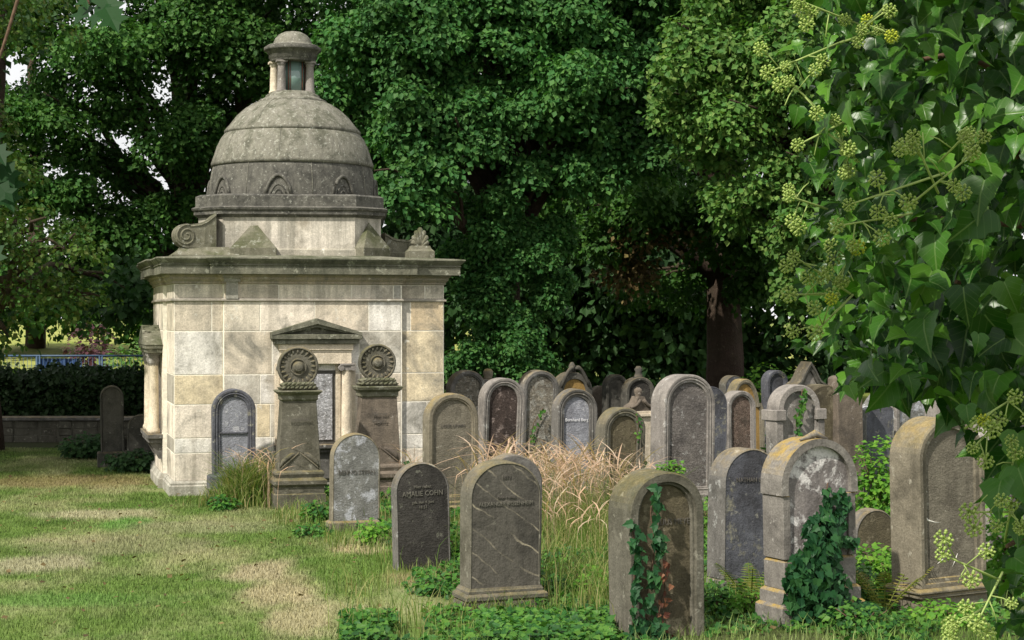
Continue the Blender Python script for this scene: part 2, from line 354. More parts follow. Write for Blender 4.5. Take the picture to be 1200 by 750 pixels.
def ivybig():
    m = leaf_mat('large ivy leaves with pale veins', [(.008, .038, .004), (.018, .072, .007), (.080, .20, .018), (.012, .05, .005), (.045, .14, .012), (.010, .045, .006)], .20, .34, .25)
    t = m.node_tree; p = [q for q in t.nodes if q.type == 'BSDF_PRINCIPLED'][0]; src = p.inputs['Base Color'].links[0].from_socket
    b = NB.__new__(NB); b.m = m; b.t = t
    a = b.n("ShaderNodeAttribute", attribute_name='leaf').outputs['Vector']; sp = b.n("ShaderNodeSeparateXYZ", Vector=a); ax = b.math('ABSOLUTE', sp.outputs[0])
    mid = b.rng(ax, .006, .028, 1, 0)
    k = b.math('SUBTRACT', sp.outputs[1], b.math('MULTIPLY', ax, .9)); fr = b.math('ABSOLUTE', b.math('SUBTRACT', b.math('FRACT', b.math('MULTIPLY', k, 5.0)), .5))
    lat = b.math('MULTIPLY', b.rng(fr, .0, .07, 1, 0), .45)
    col = b.mix(b.math('MULTIPLY', b.math('MAXIMUM', mid, lat), .42), src, (.20, .30, .10)); t.links.new(col, p.inputs['Base Color'])
    t.links.new(b.bump(b.math('MAXIMUM', mid, lat), .3, .001), p.inputs['Normal']); return m
M['ivybig'] = ivybig()
M['ivyground'] = leaf_mat('ground ivy leaves', [(.014, .06, .012), (.026, .10, .018), (.05, .15, .020), (.09, .20, .028), (.03, .11, .015)], .25, .5, .2)
M['ivystone'] = leaf_mat('climbing ivy leaves', [(.012, .055, .020), (.018, .075, .024), (.03, .10, .026)], .2, .5, .2)
M['ivybrown'] = leaf_mat('withered ivy leaves', [(.09, .03, .018), (.20, .09, .045), (.06, .02, .014), (.12, .05, .03)], .1)
M['weed'] = leaf_mat('bright weeds', [(.06, .18, .018), (.10, .25, .026), (.16, .30, .035)], .35)
M['fern'] = leaf_mat('fern fronds', [(.09, .17, .025), (.14, .20, .03), (.20, .19, .04)], .3)
M['fernold'] = leaf_mat('yellowing fern fronds', [(.20, .19, .04), (.13, .18, .03), (.26, .20, .06)], .3)
M['bud'] = leaf_mat('pale ivy buds', [(.40, .50, .15), (.48, .56, .20), (.33, .46, .11)], .35)
M['budy'] = leaf_mat('yellow ivy flowers', [(.42, .50, .05), (.50, .54, .06)], .2)
M['stalk'] = plain('pale green stalk', (.26, .34, .10), .6, .3)
M['straw'] = leaf_mat('straw grass', [(.46, .30, .20), (.54, .38, .27), (.36, .25, .18), (.62, .49, .38)], .3, .6, .1)
M['longgrass'] = leaf_mat('long green grass', [(.06, .13, .02), (.10, .18, .03), (.20, .22, .07), (.08, .15, .025), (.36, .30, .15), (.12, .19, .04)], .35, .5, .15)
M['purple'] = leaf_mat('purple leaves', [(.06, .025, .035), (.09, .035, .045), (.05, .03, .03)], .2)
M['twigleaf'] = leaf_mat('soft dark twig leaves', [(.008, .035, .008), (.012, .05, .010)], .25)
M['lawnblade'] = blade_mat('lawn blades')
M['ground'] = ground_mat()

# ------------------------------------------------------------------ leaf scatter
KITE = (np.array([(0, 0, 0), (.42, .45, .07), (0, 1, -.04), (-.42, .45, .07)]), np.array([(0, 1, 2), (0, 2, 3)]))
LOBED = (np.array([(0, 0, 0), (.42, .12, .05), (.26, .42, .03), (.50, .66, .05), (.18, .70, .02), (0, 1.05, -.05), (-.18, .70, .02), (-.50, .66, .05), (-.26, .42, .03), (-.42, .12, .05), (0, .45, 0)]),
         np.array([(10, i, i + 1) for i in range(0, 9)] + [(10, 9, 0)]))
IVY = (np.array([(0, .0, 0), (.20, -.10, .03), (.50, .06, .08), (.36, .34, .05), (.40, .50, .05), (.20, .66, .02), (0, 1.05, -.10), (-.20, .66, .02), (-.40, .50, .05), (-.36, .34, .05), (-.50, .06, .08), (-.20, -.10, .03), (0, .36, -.02)]),
       np.array([(12, i, i + 1) for i in range(0, 11)] + [(12, 11, 0)]))
def norm(a): return a / np.maximum(np.linalg.norm(a, axis=-1, keepdims=True), 1e-9)
def leaves_geo(tmpl, pos, nrm, tip, size):
    V, Fc = tmpl; Z = norm(nrm); Y = norm(tip - Z * (tip * Z).sum(-1, keepdims=True)); X = np.cross(Y, Z)
    s = np.asarray(size).reshape(-1, 1, 1) if np.ndim(size) else size
    W = pos[:, None, :] + s * (V[None, :, 0:1] * X[:, None, :] + V[None, :, 1:2] * Y[:, None, :] + V[None, :, 2:3] * Z[:, None, :])
    k = len(V); f = Fc[None] + (np.arange(len(pos)) * k)[:, None, None]
    return W.reshape(-1, 3), f.reshape(-1, 3)
def rdir(n): return norm(rng.normal(size=(n, 3)))

def crown_geo(lobes, sprays, per, size, spr, tmpl=KITE, front=.35, spread=.55):
    """lobes: (centre, (rx,ry,rz)); sprays of leaves over and inside each lobe"""
    C = np.array([list(l[0]) for l in lobes]); Rr = np.array([l[1] for l in lobes], float)
    K = 7; dd_ = rdir(len(C) * K); Cs = np.repeat(C, K, 0) + dd_ * np.repeat(Rr, K, 0) * (.45 + .55 * rng.random((len(C) * K, 1)))
    Rs = np.repeat(Rr, K, 0) * (.28 + .34 * rng.random((len(C) * K, 1))) * np.array([1.1, 1.1, .85])
    C = np.concatenate([C, Cs]); Rr = np.concatenate([Rr * .72, Rs])
    wts = (Rr[:, 0] * Rr[:, 2] + Rr[:, 1] * Rr[:, 2] + Rr[:, 0] * Rr[:, 1]); wts /= wts.sum()
    n = int(sprays * 1.6); idx = rng.choice(len(C), n, p=wts); d = rdir(n)
    keep = (d[:, 1] < .25) | (rng.random(n) < front); keep &= (d[:, 2] > -.55) | (rng.random(n) < .6)
    idx = idx[keep][:sprays]; d = d[keep][:sprays]; n = len(d)
    c = C[idx] + d * Rr[idx] * (.60 + .55 * rng.random((n, 1)) ** .8)
    nn = norm(d * .75 + np.array([0, -.12, .62]) + rng.normal(size=(n, 3)) * .22)
    m = n * per; ci = np.repeat(np.arange(n), per)
    a = norm(np.cross(nn, rdir(n))); b_ = np.cross(nn, a)
    th = rng.random(m) * 2 * np.pi; rr = np.sqrt(rng.random(m)); sr = (spr * (.6 + .8 * rng.random(n)))[ci]
    off = (a[ci] * np.cos(th)[:, None] + b_[ci] * np.sin(th)[:, None])
    pos = c[ci] + off * (rr * sr)[:, None] - nn[ci] * (rr ** 2 * sr * .85)[:, None] + rng.normal(size=(m, 3)) * spr * .10
    pos -= nn[ci] * (rng.random(m) ** 2 * sr * .8)[:, None]
    ln = norm(nn[ci] + rng.normal(size=(m, 3)) * spread + off * .35)
    tip = off + np.array([0, 0, -.45]) + rng.normal(size=(m, 3)) * .4
    return leaves_geo(tmpl, pos, ln, tip, size * (.65 + .7 * rng.random(m)))

def limb(mb, a, b, r0, r1, sag=0.0, n=6, wob=.25, seed=0):
    a = Vector(a); b = Vector(b); pts = []; rs = []
    L_ = (b - a).length
    for i in range(n + 1):
        t = i / n; p = a.lerp(b, t); p.z += math.sin(math.pi * t) * sag
        k = math.sin(math.pi * t) ** .5 if 0 < t < 1 else 0
        p += mnoise.noise_vector(Vector((t * 2.3 + seed, seed * 1.7, 0.3))) * wob * k
        pts.append(p); rs.append(r0 + (r1 - r0) * t)
    mb.tube(pts, rs, 8); return pts

def tree(name, label, base, height, tr, lobes, sprays, per, size, spr, mat, group='trees behind the graves', tmpl=KITE, extra=None, front=.35, twigs=2, lean=(0, 0)):
    base = Vector(base); o = empty(name, base); tag(o, label, 'tree', group)
    mb = MB(); top = Vector((lean[0], lean[1], height))
    limb(mb, (0, 0, -.2), top, tr, tr * .25, 0, 9, .35, seed=sum(map(ord, label)) % 97 * .37 + 1)
    for i, (c, r) in enumerate(lobes):
        c = Vector(c) - base; t = min(.9, max(.22, (c.z * .62) / height)); s = top * t
        pts = limb(mb, s, c, tr * .42 * (1 - t * .5), .03, .3, 7, .5, seed=i * 2.1)
        for k in range(twigs):
            q = pts[3 + k % 3]; e = c + Vector((random.uniform(-1, 1) * r[0], random.uniform(-1, .4) * r[1], random.uniform(-.8, .8) * r[2])) * .8
            limb(mb, q, e, .045, .012, .1, 4, .25, seed=i + k * 3.3)
    mb.build('trunk', M['bark'], o)
    v, f = crown_geo([(Vector(c) - base, r) for c, r in lobes], sprays, per, size, spr, tmpl, front)
    mesh_np('crown', v, f, mat, o)
    if extra:
        for nm, lo, sp, pe, sz, srr, mt in extra:
            v, f = crown_geo([(Vector(c) - base, r) for c, r in lo], sp, pe, sz, srr, tmpl, front)
            mesh_np(nm, v, f, mt, o)
    return o

# ------------------------------------------------------------------ ground
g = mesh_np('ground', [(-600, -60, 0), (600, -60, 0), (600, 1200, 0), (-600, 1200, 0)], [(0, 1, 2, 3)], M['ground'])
tag(g, kind='structure')

def edge_x(D):
    """x of the lawn's right edge at distance D"""
    return np.interp(D, [9, 11, 13, 15, 17, 18.3, 19.7, 20.3, 40], [-.75, -.80, -.95, -1.25, -1.9, -2.35, -3.1, -4.4, -5.2])
BLADE = (np.array([(-.5, 0, 0), (.5, 0, 0), (.28, .10, .6), (-.28, .10, .6), (0, .38, 1.0)]), np.array([(0, 1, 2), (0, 2, 3), (3, 2, 4)]))
def blades_geo(x, y, h, wd, lean=.5, z0=0.0):
    n = len(x); th = rng.random(n) * 2 * np.pi; V, Fc = BLADE
    ct, st_ = np.cos(th), np.sin(th); ln = lean * (0.3 + rng.random(n))
    vx = V[None, :, 0] * wd[:, None]; vy = V[None, :, 1] * (h * ln * 2)[:, None]; vz = V[None, :, 2] * h[:, None]
    X = x[:, None] + vx * ct[:, None] - vy * st_[:, None]; Y = y[:, None] + vx * st_[:, None] + vy * ct[:, None]
    Vv = np.stack([X, Y, vz + z0], -1).reshape(-1, 3)
    f = (Fc[None] + (np.arange(n) * 5)[:, None, None]).reshape(-1, 3)
    return Vv, f
def frust(n, D0, D1, pl=-30, pr=1230):
    D = np.sqrt(rng.random(n) * (D1 ** 2 - D0 ** 2) + D0 ** 2); px = pl + rng.random(n) * (pr - pl)
    return (px - 600) / F * D, D
def nz(x, y, s, seed=0.0):
    return np.array([mnoise.noise(Vector((a * s + seed, b * s, seed))) for a, b in zip(x, y)])
def in_mausoleum(x, y):
    dx, dy = x + 3.94, y - 19.9; a = R(16); u = dx * math.cos(a) + dy * math.sin(a); v = -dx * math.sin(a) + dy * math.cos(a)
    return (u > -.12) & (u < 3.35) & (v > -.12) & (v < 3.4)

x, y = frust(300000, 10.6, 27, -40, 620)
k = (x < edge_x(y) + rng.normal(size=len(x)) * .12) & ~in_mausoleum(x, y); x, y = x[k], y[k]
sc_h = .55 + .9 * rng.random(len(x)) + .5 * np.clip(np.array([mnoise.noise(Vector((a * 1.3, b * 1.3, 4))) for a, b in zip(x, y)]), -.4, 1)
v, f = blades_geo(x, y, .027 * sc_h, .0045 + .003 * rng.random(len(x)), 1.1)
tag(mesh_np('lawn_grass', v, f, M['lawnblade']), 'short mown lawn with straw coloured dry patches', 'grass', kind='stuff')

# ------------------------------------------------------------------ MAUSOLEUM
MA = R(16); MW = 3.233; DA = 19.9; AX = (204 - 600) / F * DA
mau = empty('mausoleum', (AX, DA, 0), MA)
tag(mau, 'square sandstone mausoleum with round lichened dome and small columned lantern', 'mausoleum')
cs, sn = math.cos(MA), math.sin(MA)
def fu(px, v=0.0):
    t = (px - 600) / F; X0 = AX - sn * v; Y0 = DA + cs * v
    return (t * Y0 - X0) / (cs - t * sn)
def fz(px, py, v=0.0):
    D = DA + sn * fu(px, v) + cs * v; return CH - (py - HY) / F * D
Zr = [.17, .491, .667, 1.06, 1.408, 1.918, 2.28]
ZF = 2.47; ZC0 = 2.59; ZC1 = 2.78
T = dict(c=(.735, .66, .555), w=(.73, .71, .655), y=(.68, .575, .37), t=(.56, .49, .38), g=(.52, .50, .43), p=(.68, .61, .49), d=(.33, .31, .26), o=(.57, .44, .26))
def wall_blocks(mb, ax, a0, a1, rows, off, jit=.0, gap=.0065):
    """ax 'f': front face at y=off, blocks along x; ax 's': side face at x=off, blocks along y"""
    for (z0, z1, cuts, tones) in rows:
        cc = [a0] + cuts + [a1]
        for i in range(len(cc) - 1):
            c = T[tones[i % len(tones)]]; q = random.uniform(.95, 1.05); c = tuple(min(.8, (k * .8 + m_ * .2) * q) for k, m_ in zip(c, (.70, .62, .53)))
            pr = random.uniform(.0, .002)
            x0, x1 = cc[i] + gap, cc[i + 1] - gap
            if ax == 'f': mb.box(x0, x1, off - .003 - pr, off + .05, z0 + gap, z1 - gap, c, b=.002)
            elif ax == 'b': mb.box(x0, x1, off - .05, off + .003 + pr, z0 + gap, z1 - gap, c, b=.002)
            elif ax == 's': mb.box(off - .003 - pr, off + .05, x0, x1, z0 + gap, z1 - gap, c, b=.002)
            else: mb.box(off - .05, off + .003 + pr, x0, x1, z0 + gap, z1 - gap, c, b=.002)
core = MB(); core.box(0, MW, 0, MW, 0, 2.62)
core.box(fu(262), fu(470), -.05, .02, 0, 2.615); core.box(-.05, .02, 1.0, 2.25, 0, 2.61)
core.build('core', M['mortar'], mau)
wb = MB(); u1, u2 = fu(262, -.05), fu(470, -.05)
zr = list(zip(Zr[:-1], Zr[1:]))
fuL = lambda *a: [fu(q) for q in a]
wall_blocks(wb, 'f', 0, u1, [(*zr[0], [], 'c'), (*zr[1], [], 'w'), (*zr[2], [], 'c'), (*zr[3], [], 'y'), (*zr[4], [], 'w'), (*zr[5], fuL(248), 'tt'), (2.30, ZF, [], 'p')], 0)
wall_blocks(wb, 'f', u1, u2, [(*zr[0], fuL(302, 345, 410), 'cgcp'), (*zr[1], fuL(318, 380, 430), 'wwcg'), (*zr[2], fuL(300, 316, 345, 426), 'cygpc'), (*zr[3], fuL(304, 322, 420), 'gwct'),
     (*zr[4], fuL(318, 420), 'twg'), (*zr[5], fuL(304, 368, 431), 'pctw'), (2.30, ZF, fuL(326, 411, 460), 'tpcw')], -.05)
wall_blocks(wb, 'f', u2, MW, [(*zr[0], [], 'c'), (*zr[1], [], 'w'), (*zr[2], fuL(500), 'wc'), (*zr[3], [], 'y'), (*zr[4], [], 'y'), (*zr[5], fuL(481), 'go'), (2.30, ZF, fuL(498), 'tp')], 0)
srow = lambda a, b: [(*q, [], random.choice('gtdc')) for q in zr] + [(2.30, ZF, [], 'p')]
wall_blocks(wb, 's', 0, 1.0, srow(0, 1), 0); wall_blocks(wb, 's', 1.0, 2.25, [(*q, [1.5], 'pc') for q in zr] + [(2.30, ZF, [1.6], 'tp')], -.05); wall_blocks(wb, 's', 2.25, MW, srow(0, 1), 0)
wall_blocks(wb, 'e', 0, MW, [(*q, [1.1, 2.2], random.choice(['tcg', 'pgt'])) for q in zr] + [(2.30, ZF, [1.6], 'tp')], MW)
wall_blocks(wb, 'b', 0, MW, [(*q, [1.1, 2.2], random.choice(['tcg', 'pgt'])) for q in zr] + [(2.30, ZF, [1.6], 'tp')], MW)
wb.build('wall', M['ashlar'], mau)
# plinth
hw = MW / 2
pl = MB(); pl.rects(hw, hw, [(hw + .06, hw + .06, -.05), (hw + .06, hw + .06, .11), (hw + .045, hw + .045, .125), (hw + .045, hw + .045, .145), (hw + .02, hw + .02, .172)], (.40, .385, .33))
pl.rects((u1 + u2) / 2, .3, [((u2 - u1) / 2 + .06, .41, -.05), ((u2 - u1) / 2 + .06, .41, .108), ((u2 - u1) / 2 + .045, .395, .123), ((u2 - u1) / 2 + .02, .372, .174)], (.40, .385, .33))
pl.rects(.3, 1.62, [(.41, .685, -.05), (.41, .685, .108), (.395, .67, .123), (.372, .645, .174)], (.40, .385, .33))
pl.build('plinth', M['ashlar'], mau)
# architrave ledge, frieze caps
ar = MB()
for (cx, cy, hx, hy, dz) in ((hw, hw, hw, hw, 0), ((u1 + u2) / 2, .3, (u2 - u1) / 2, .35, .001), (.3, 1.625, .35, .625, .001)):
    ar.rects(cx, cy, [(hx + .008, hy + .008, 2.265 + dz), (hx + .028, hy + .028, 2.275 + dz), (hx + .028, hy + .028, 2.292 + dz), (hx + .010, hy + .010, 2.305 + dz)], (.33, .30, .25))
    ar.rects(cx, cy, [(hx + .008, hy + .008, ZF), (hx + .02, hy + .02, ZF + .01 + dz), (hx + .02, hy + .02, ZF + .03 + dz), (hx + .05, hy + .05, ZF + .06 + dz), (hx + .05, hy + .05, ZF + .085 + dz), (hx + .075, hy + .075, ZF + .10 + dz), (hx + .075, hy + .075, ZC0 + dz)], (.40, .33, .24))
ar.build('architrave', M['ashlar'], mau)
fp = MB()
for ux in (u1 + .10, ):
    fp.box(ux - .075, ux + .065, -.085, -.02, 2.30, 2.50, (.30, .29, .25)); fp.box(ux - .10, ux + .09, -.105, -.02, 2.50, 2.545, (.28, .27, .22)); fp.box(ux - .12, ux + .11, -.13, -.02, 2.545, 2.585, (.3, .27, .2))
fp.build('frieze_block', M['ashlar'], mau)
cn_ = MB()
for (cx, cy, hx, hy, dz) in ((hw, hw, hw, hw, 0), ((u1 + u2) / 2, .3, (u2 - u1) / 2, .35, .002), (.3, 1.625, .35, .625, .002)):
    cn_.rects(cx, cy, [(hx + .10, hy + .10, ZC0 + dz), (hx + .165, hy + .165, ZC0 - .002 + dz), (hx + .165, hy + .165, ZC0 + .092 + dz), (hx + .18, hy + .18, ZC0 + .10 + dz), (hx + .165, hy + .165, ZC0 + .112 + dz),
                      (hx + .175, hy + .175, ZC0 + .125 + dz), (hx + .20, hy + .20, ZC0 + .15 + dz), (hx + .215, hy + .215, ZC0 + .168 + dz), (hx + .22, hy + .22, ZC1 - .015 + dz), (hx + .215, hy + .215, ZC1 + dz), (hx - .25, hy - .05 if hy < 1 else hy - .25, ZC1 + .035 + dz)])
cn_.rough(.004, 5, 3); cn_.build('cornice', M['cornice'], mau)
# --- drum, rotated a little against the body
UC, VC = 1.635, 1.62; DR = R(-11)
def oct_pts(h, b, z, r=DR, c=(UC, VC)):
    P_ = [(-b, -h), (b, -h), (h, -b), (h, b), (b, h), (-b, h), (-h, b), (-h, -b)]
    return [(c[0] + x * math.cos(r) - y * math.sin(r), c[1] + x * math.sin(r) + y * math.cos(r), z) for x, y in P_]
dm = MB()
Hh, Bb = 1.12, .80
dm.loft([oct_pts(Hh, Bb, 2.79), oct_pts(Hh, Bb, 3.325)], (.60, .55, .47)); dm.build('drum', M['ashlar'], mau)
db = MB(); db.loft([oct_pts(Hh + .02, Bb + .012, 2.80), oct_pts(Hh + .02, Bb + .012, 2.90), oct_pts(Hh + .002, Bb + .002, 2.925)], (.40, .37, .30)); db.build('drum_base', M['ashlar'], mau)
dc = MB()
dc.loft([oct_pts(Hh + .01, Bb + .005, 3.30), oct_pts(Hh + .03, Bb + .015, 3.32), oct_pts(Hh + .055, Bb + .03, 3.335), oct_pts(Hh + .055, Bb + .03, 3.375), oct_pts(Hh + .075, Bb + .04, 3.39), oct_pts(Hh + .085, Bb + .045, 3.415),
         oct_pts(Hh + .05, Bb + .02, 3.43), oct_pts(Hh + .035, Bb + .015, 3.435), oct_pts(Hh + .035, Bb + .015, 3.56), oct_pts(Hh - .02, Bb - .01, 3.585)])
dc.rough(.003, 6, 5); dc.build('drum_cornice', M['domedark'], mau)
# pyramids set against the drum
def pyramid(cx, cy, rot, wd, h0, h1, dp):
    py_ = MB()
    c_, s_ = math.cos(rot), math.sin(rot)
    q = [(-wd, -dp, h0), (wd, -dp, h0), (wd, .06, h0), (-wd, .06, h0), (-wd, -dp, h1), (wd, -dp, h1), (wd, .06, h1), (-wd, .06, h1), (0, .03, 3.25)]
    py_.add([(cx + x * c_ - y * s_, cy + x * s_ + y * c_, z) for x, y, z in q], [(3, 2, 1, 0), (0, 1, 5, 4), (1, 2, 6, 5), (2, 3, 7, 6), (3, 0, 4, 7), (4, 5, 8), (5, 6, 8), (6, 7, 8), (7, 4, 8)]); py_.build('pyramid_block', M['scroll'], mau)
def dloc(x, y): return (UC + x * math.cos(DR) - y * math.sin(DR), VC + x * math.sin(DR) + y * math.cos(DR))
a_ = dloc(-.42, -Hh); pyramid(a_[0], a_[1], DR, .275, 2.79, 2.92, .16)
a_ = dloc((Hh + Bb) / 2 + .03, -(Hh + Bb) / 2 - .03); pyramid(a_[0], a_[1], DR + R(45), .23, 2.79, 2.93, .12)
a_ = dloc(.42, Hh); pyramid(a_[0], a_[1], DR + R(180), .275, 2.79, 2.92, .16)
a_ = dloc(-(Hh + Bb) / 2 - .03, (Hh + Bb) / 2 + .03); pyramid(a_[0], a_[1], DR + R(225), .23, 2.79, 2.93, .12)
# scrolls beside the drum
def spiral_prism(mb, org, dx, dy, L_, H_, th):
    """S-scroll: thick band from the drum down to a volute; dx,dy = direction outwards"""
    d = Vector((dx, dy, 0)).normalized(); n_ = Vector((-d.y, d.x, 0))
    r0 = H_ * .34; cxx, czz = L_ - r0, r0
    prof = [(0, H_), (L_ * .08, H_ * .92), (L_ * .20, H_ * .80), (L_ * .36, H_ * .71)]
    for i in range(15):
        t = i / 14; an = math.pi * .60 - t * math.pi * 1.10; prof.append((cxx + r0 * math.cos(an), czz + r0 * math.sin(an)))
    prof.append((0, 0))
    o = Vector(org); A_ = [tuple(o + d * p + Vector((0, 0, q)) - n_ * th) for p, q in prof]; B_ = [tuple(o + d * p + Vector((0, 0, q)) + n_ * th) for p, q in prof]
    mb.loft([A_, B_] if (d.cross(Vector((0, 0, 1)))).dot(n_) < 0 else [B_, A_])
    for sgn in (-1, 1):   # raised spiral line on each cheek
        pts = []; rs = []
        for i in range(34):
            t = i / 33; an = math.pi * .60 - t * 4.2 * math.pi; rr = r0 * (.92 - .78 * t)
            pts.append(o + d * (cxx + rr * math.cos(an)) + Vector((0, 0, czz + rr * math.sin(an))) + n_ * th * sgn); rs.append(.013)
        mb.tube(pts, rs, 5)
        pts = [o + d * p + Vector((0, 0, q - .025)) + n_ * th * sgn for p, q in prof[:5]]; mb.tube(pts, .012, 5)
for (p_, dx_, dy_, L1, H1) in (((.54, .70, 2.92), -1, -.10, .50, .42), ((2.72, 1.15, 2.90), 1, .05, .44, .25), ((2.72, 2.5, 2.90), 1, -.05, .44, .28)):
    sw = MB(); spiral_prism(sw, p_, dx_, dy_, L1, H1, .11); sw.rough(.004, 9, 2); sw.build('scroll', M['scroll'], mau)
for (cx0, cy0, rr_) in ((.42, .80, [(.40, .34, 2.79), (.40, .34, 2.83), (.30, .24, 2.90), (.28, .22, 2.93)]), (2.93, 1.2, [(.33, .30, 2.79), (.33, .30, 2.895), (.30, .27, 2.905)]), (2.93, 2.6, [(.33, .30, 2.79), (.33, .30, 2.895), (.30, .27, 2.905)])):
    sb = MB(); sb.rects(cx0, cy0, rr_); sb.rough(.005, 7, 1); sb.build('scroll_plinth', M['scroll'], mau)
# palmette acroterion at the right corner
pm = MB(); cx_, cy_ = 3.06, .55
pm.rects(cx_, cy_, [(.16, .13, 2.79), (.16, .13, 2.90), (.13, .10, 2.93), (.11, .09, 2.97)])
for i in range(7):
    a = R(-66 + 22 * i); L0 = .24 - .02 * abs(i - 3)
    pts = [Vector((cx_ + math.sin(a) * L0 * t * .62, cy_ - .02, 2.95 + math.cos(a) * L0 * t * 1.0)) for t in (.0, .4, .75, .95, 1.04)]
    pm.tube(pts, [.02, .028, .034, .034, .015], 6)
pm.build('acroterion', M['scroll'], mau)
def shrink(mb, k=.972):
    mb.v = [(UC + (x - UC) * k, VC + (y - VC) * k, z if z < 4.5 else z - .008) for x, y, z in mb.v]; return mb
# dome
dd = MB(); cxy = (UC, VC)
dd.lathe(*cxy, [(1.095, 3.56), (1.10, 3.60), (1.085, 3.78), (1.055, 3.95), (1.035, 4.02)], 72); 
shrink(dd).build('dome_base', M['domedark'], mau)
dd = MB()
dd.lathe(*cxy, [(1.00, 3.985), (1.062, 3.995), (1.064, 4.035), (1.025, 4.14), (.99, 4.25), (.94, 4.35), (.868, 4.445)], 72)
dd.lathe(*cxy, [(.84, 4.41), (.892, 4.42), (.893, 4.458), (.815, 4.55), (.735, 4.65), (.63, 4.74), (.52, 4.81), (.41, 4.855), (.36, 4.86)], 72)
shrink(dd).build('dome', M['dome'], mau)
for k in range(8):
    a = R(-9.5 - 90 + 22.5 + 45 * k) - MA + R(7.4)
    for aa, rad, pr_ in ((a, .006, ((1.10, 3.6), (1.086, 3.78), (1.056, 3.95), (1.038, 4.01))), (a + .39, .005, ((1.046, 4.04), (1.026, 4.14), (.991, 4.25), (.941, 4.35), (.87, 4.44))), (a, .005, ((.866, 4.46), (.816, 4.55), (.736, 4.65), (.631, 4.74), (.521, 4.81), (.43, 4.85)))):
        rl = MB(); rl.tube([(UC + math.cos(aa) * r_, VC + math.sin(aa) * r_, z_) for r_, z_ in pr_], rad, 5); shrink(rl).build('dome_seam', M['dome'], mau)
# little pointed hoods round the dome foot
for k in range(8):
    a = R(-90 + 7.4 - 9.5 + 45 * k) - MA
    hd = MB(); c0 = Vector((UC, VC, 0)); d = Vector((math.cos(a), math.sin(a), 0)); n_ = Vector((-d.y, d.x, 0))
    pts = []
    for i in range(13):
        t = -1 + i / 6; zz = 3.585 + .24 * (1 - abs(t) ** 1.9) ** .72; xx = .165 * t
        rr = 1.10 - (zz - 3.6) * .09; pts.append(c0 + d * (math.sqrt(max(rr * rr - xx * xx, 0)) + .012) + n_ * xx + Vector((0, 0, zz)))
    hd.tube(pts, .022, 6)
    for s_ in (.62, .3):
        hd.tube([c0 + d * (math.sqrt(1.095 ** 2 - (.165 * s_ * t) ** 2) + .006 - max(0, (.2 * (1 - abs(t) ** 1.9) ** .75) * s_ * .09)) + n_ * (.165 * s_ * t) + Vector((0, 0, 3.585 + .2 * s_ * (1 - abs(t) ** 1.9) ** .75)) for t in [-1 + i / 4 for i in range(9)]], .012, 5)
    shrink(hd).build('dome_hood', M['domedark'], mau)
# lantern
ln_ = MB()
ln_.lathe(*cxy, [(.43, 4.82), (.435, 4.85), (.36, 4.885), (.345, 4.90), (.345, 4.915), (.30, 4.945), (.285, 4.96)], 40); ln_.build('lantern_base', M['dome'], mau)
for k in range(6):
    a = R(-90 + 7.4 + (-90, -37, 68, 121, -145, 175)[k]) - MA; lx, ly = UC + .235 * math.cos(a), VC + .235 * math.sin(a)
    lc = MB(); lc.lathe(lx, ly, [(.068, 4.94), (.068, 4.965), (.056, 4.985), (.055, 5.10), (.048, 5.27), (.048, 5.285), (.056, 5.29), (.056, 5.30), (.050, 5.305), (.066, 5.325)], 14)
    lc.box(lx - .07, lx + .07, ly - .07, ly + .07, 5.325, 5.35); lc.build('lantern_column', M['pale'] if k in (0,) else M['mauve'], mau)
lg = MB(); lg.lathe(*cxy, [(.15, 4.95), (.15, 5.36)], 20, smooth=True); lg.build('lantern_glass', M['glass'], mau)
lf = MB()
for k in range(6):
    a = R(-90 + 7.4 + (-90, -37, 68, 121, -145, 175)[k]) - MA
    for da in (-.30, .30):
        q = Vector((UC + .158 * math.cos(a + da), VC + .158 * math.sin(a + da), 0)); lf.tube([q + Vector((0, 0, 4.95)), q + Vector((0, 0, 5.35))], .009, 5)
    a += R(26); q = Vector((UC + .156 * math.cos(a), VC + .156 * math.sin(a), 0)); lf.tube([q + Vector((0, 0, 4.95)), q + Vector((0, 0, 5.35))], .005, 5)
lf.build('lantern_frame', M['iron'], mau)
lt_ = MB(); lt_.lathe(*cxy, [(.28, 5.345), (.29, 5.36), (.29, 5.385), (.305, 5.395), (.305, 5.44), (.32, 5.45), (.335, 5.48), (.36, 5.49), (.365, 5.50), (.365, 5.53), (.33, 5.555), (.26, 5.565)], 40); lt_.build('lantern_entablature', M['domedark'], mau)
lt_ = MB(); lt_.lathe(*cxy, [(.36, 5.535), (.32, 5.56), (.25, 5.575), (.245, 5.60), (.225, 5.65), (.18, 5.70), (.11, 5.735), (.03, 5.75)], 40); lt_.build('lantern_cap', M['dome'], mau)
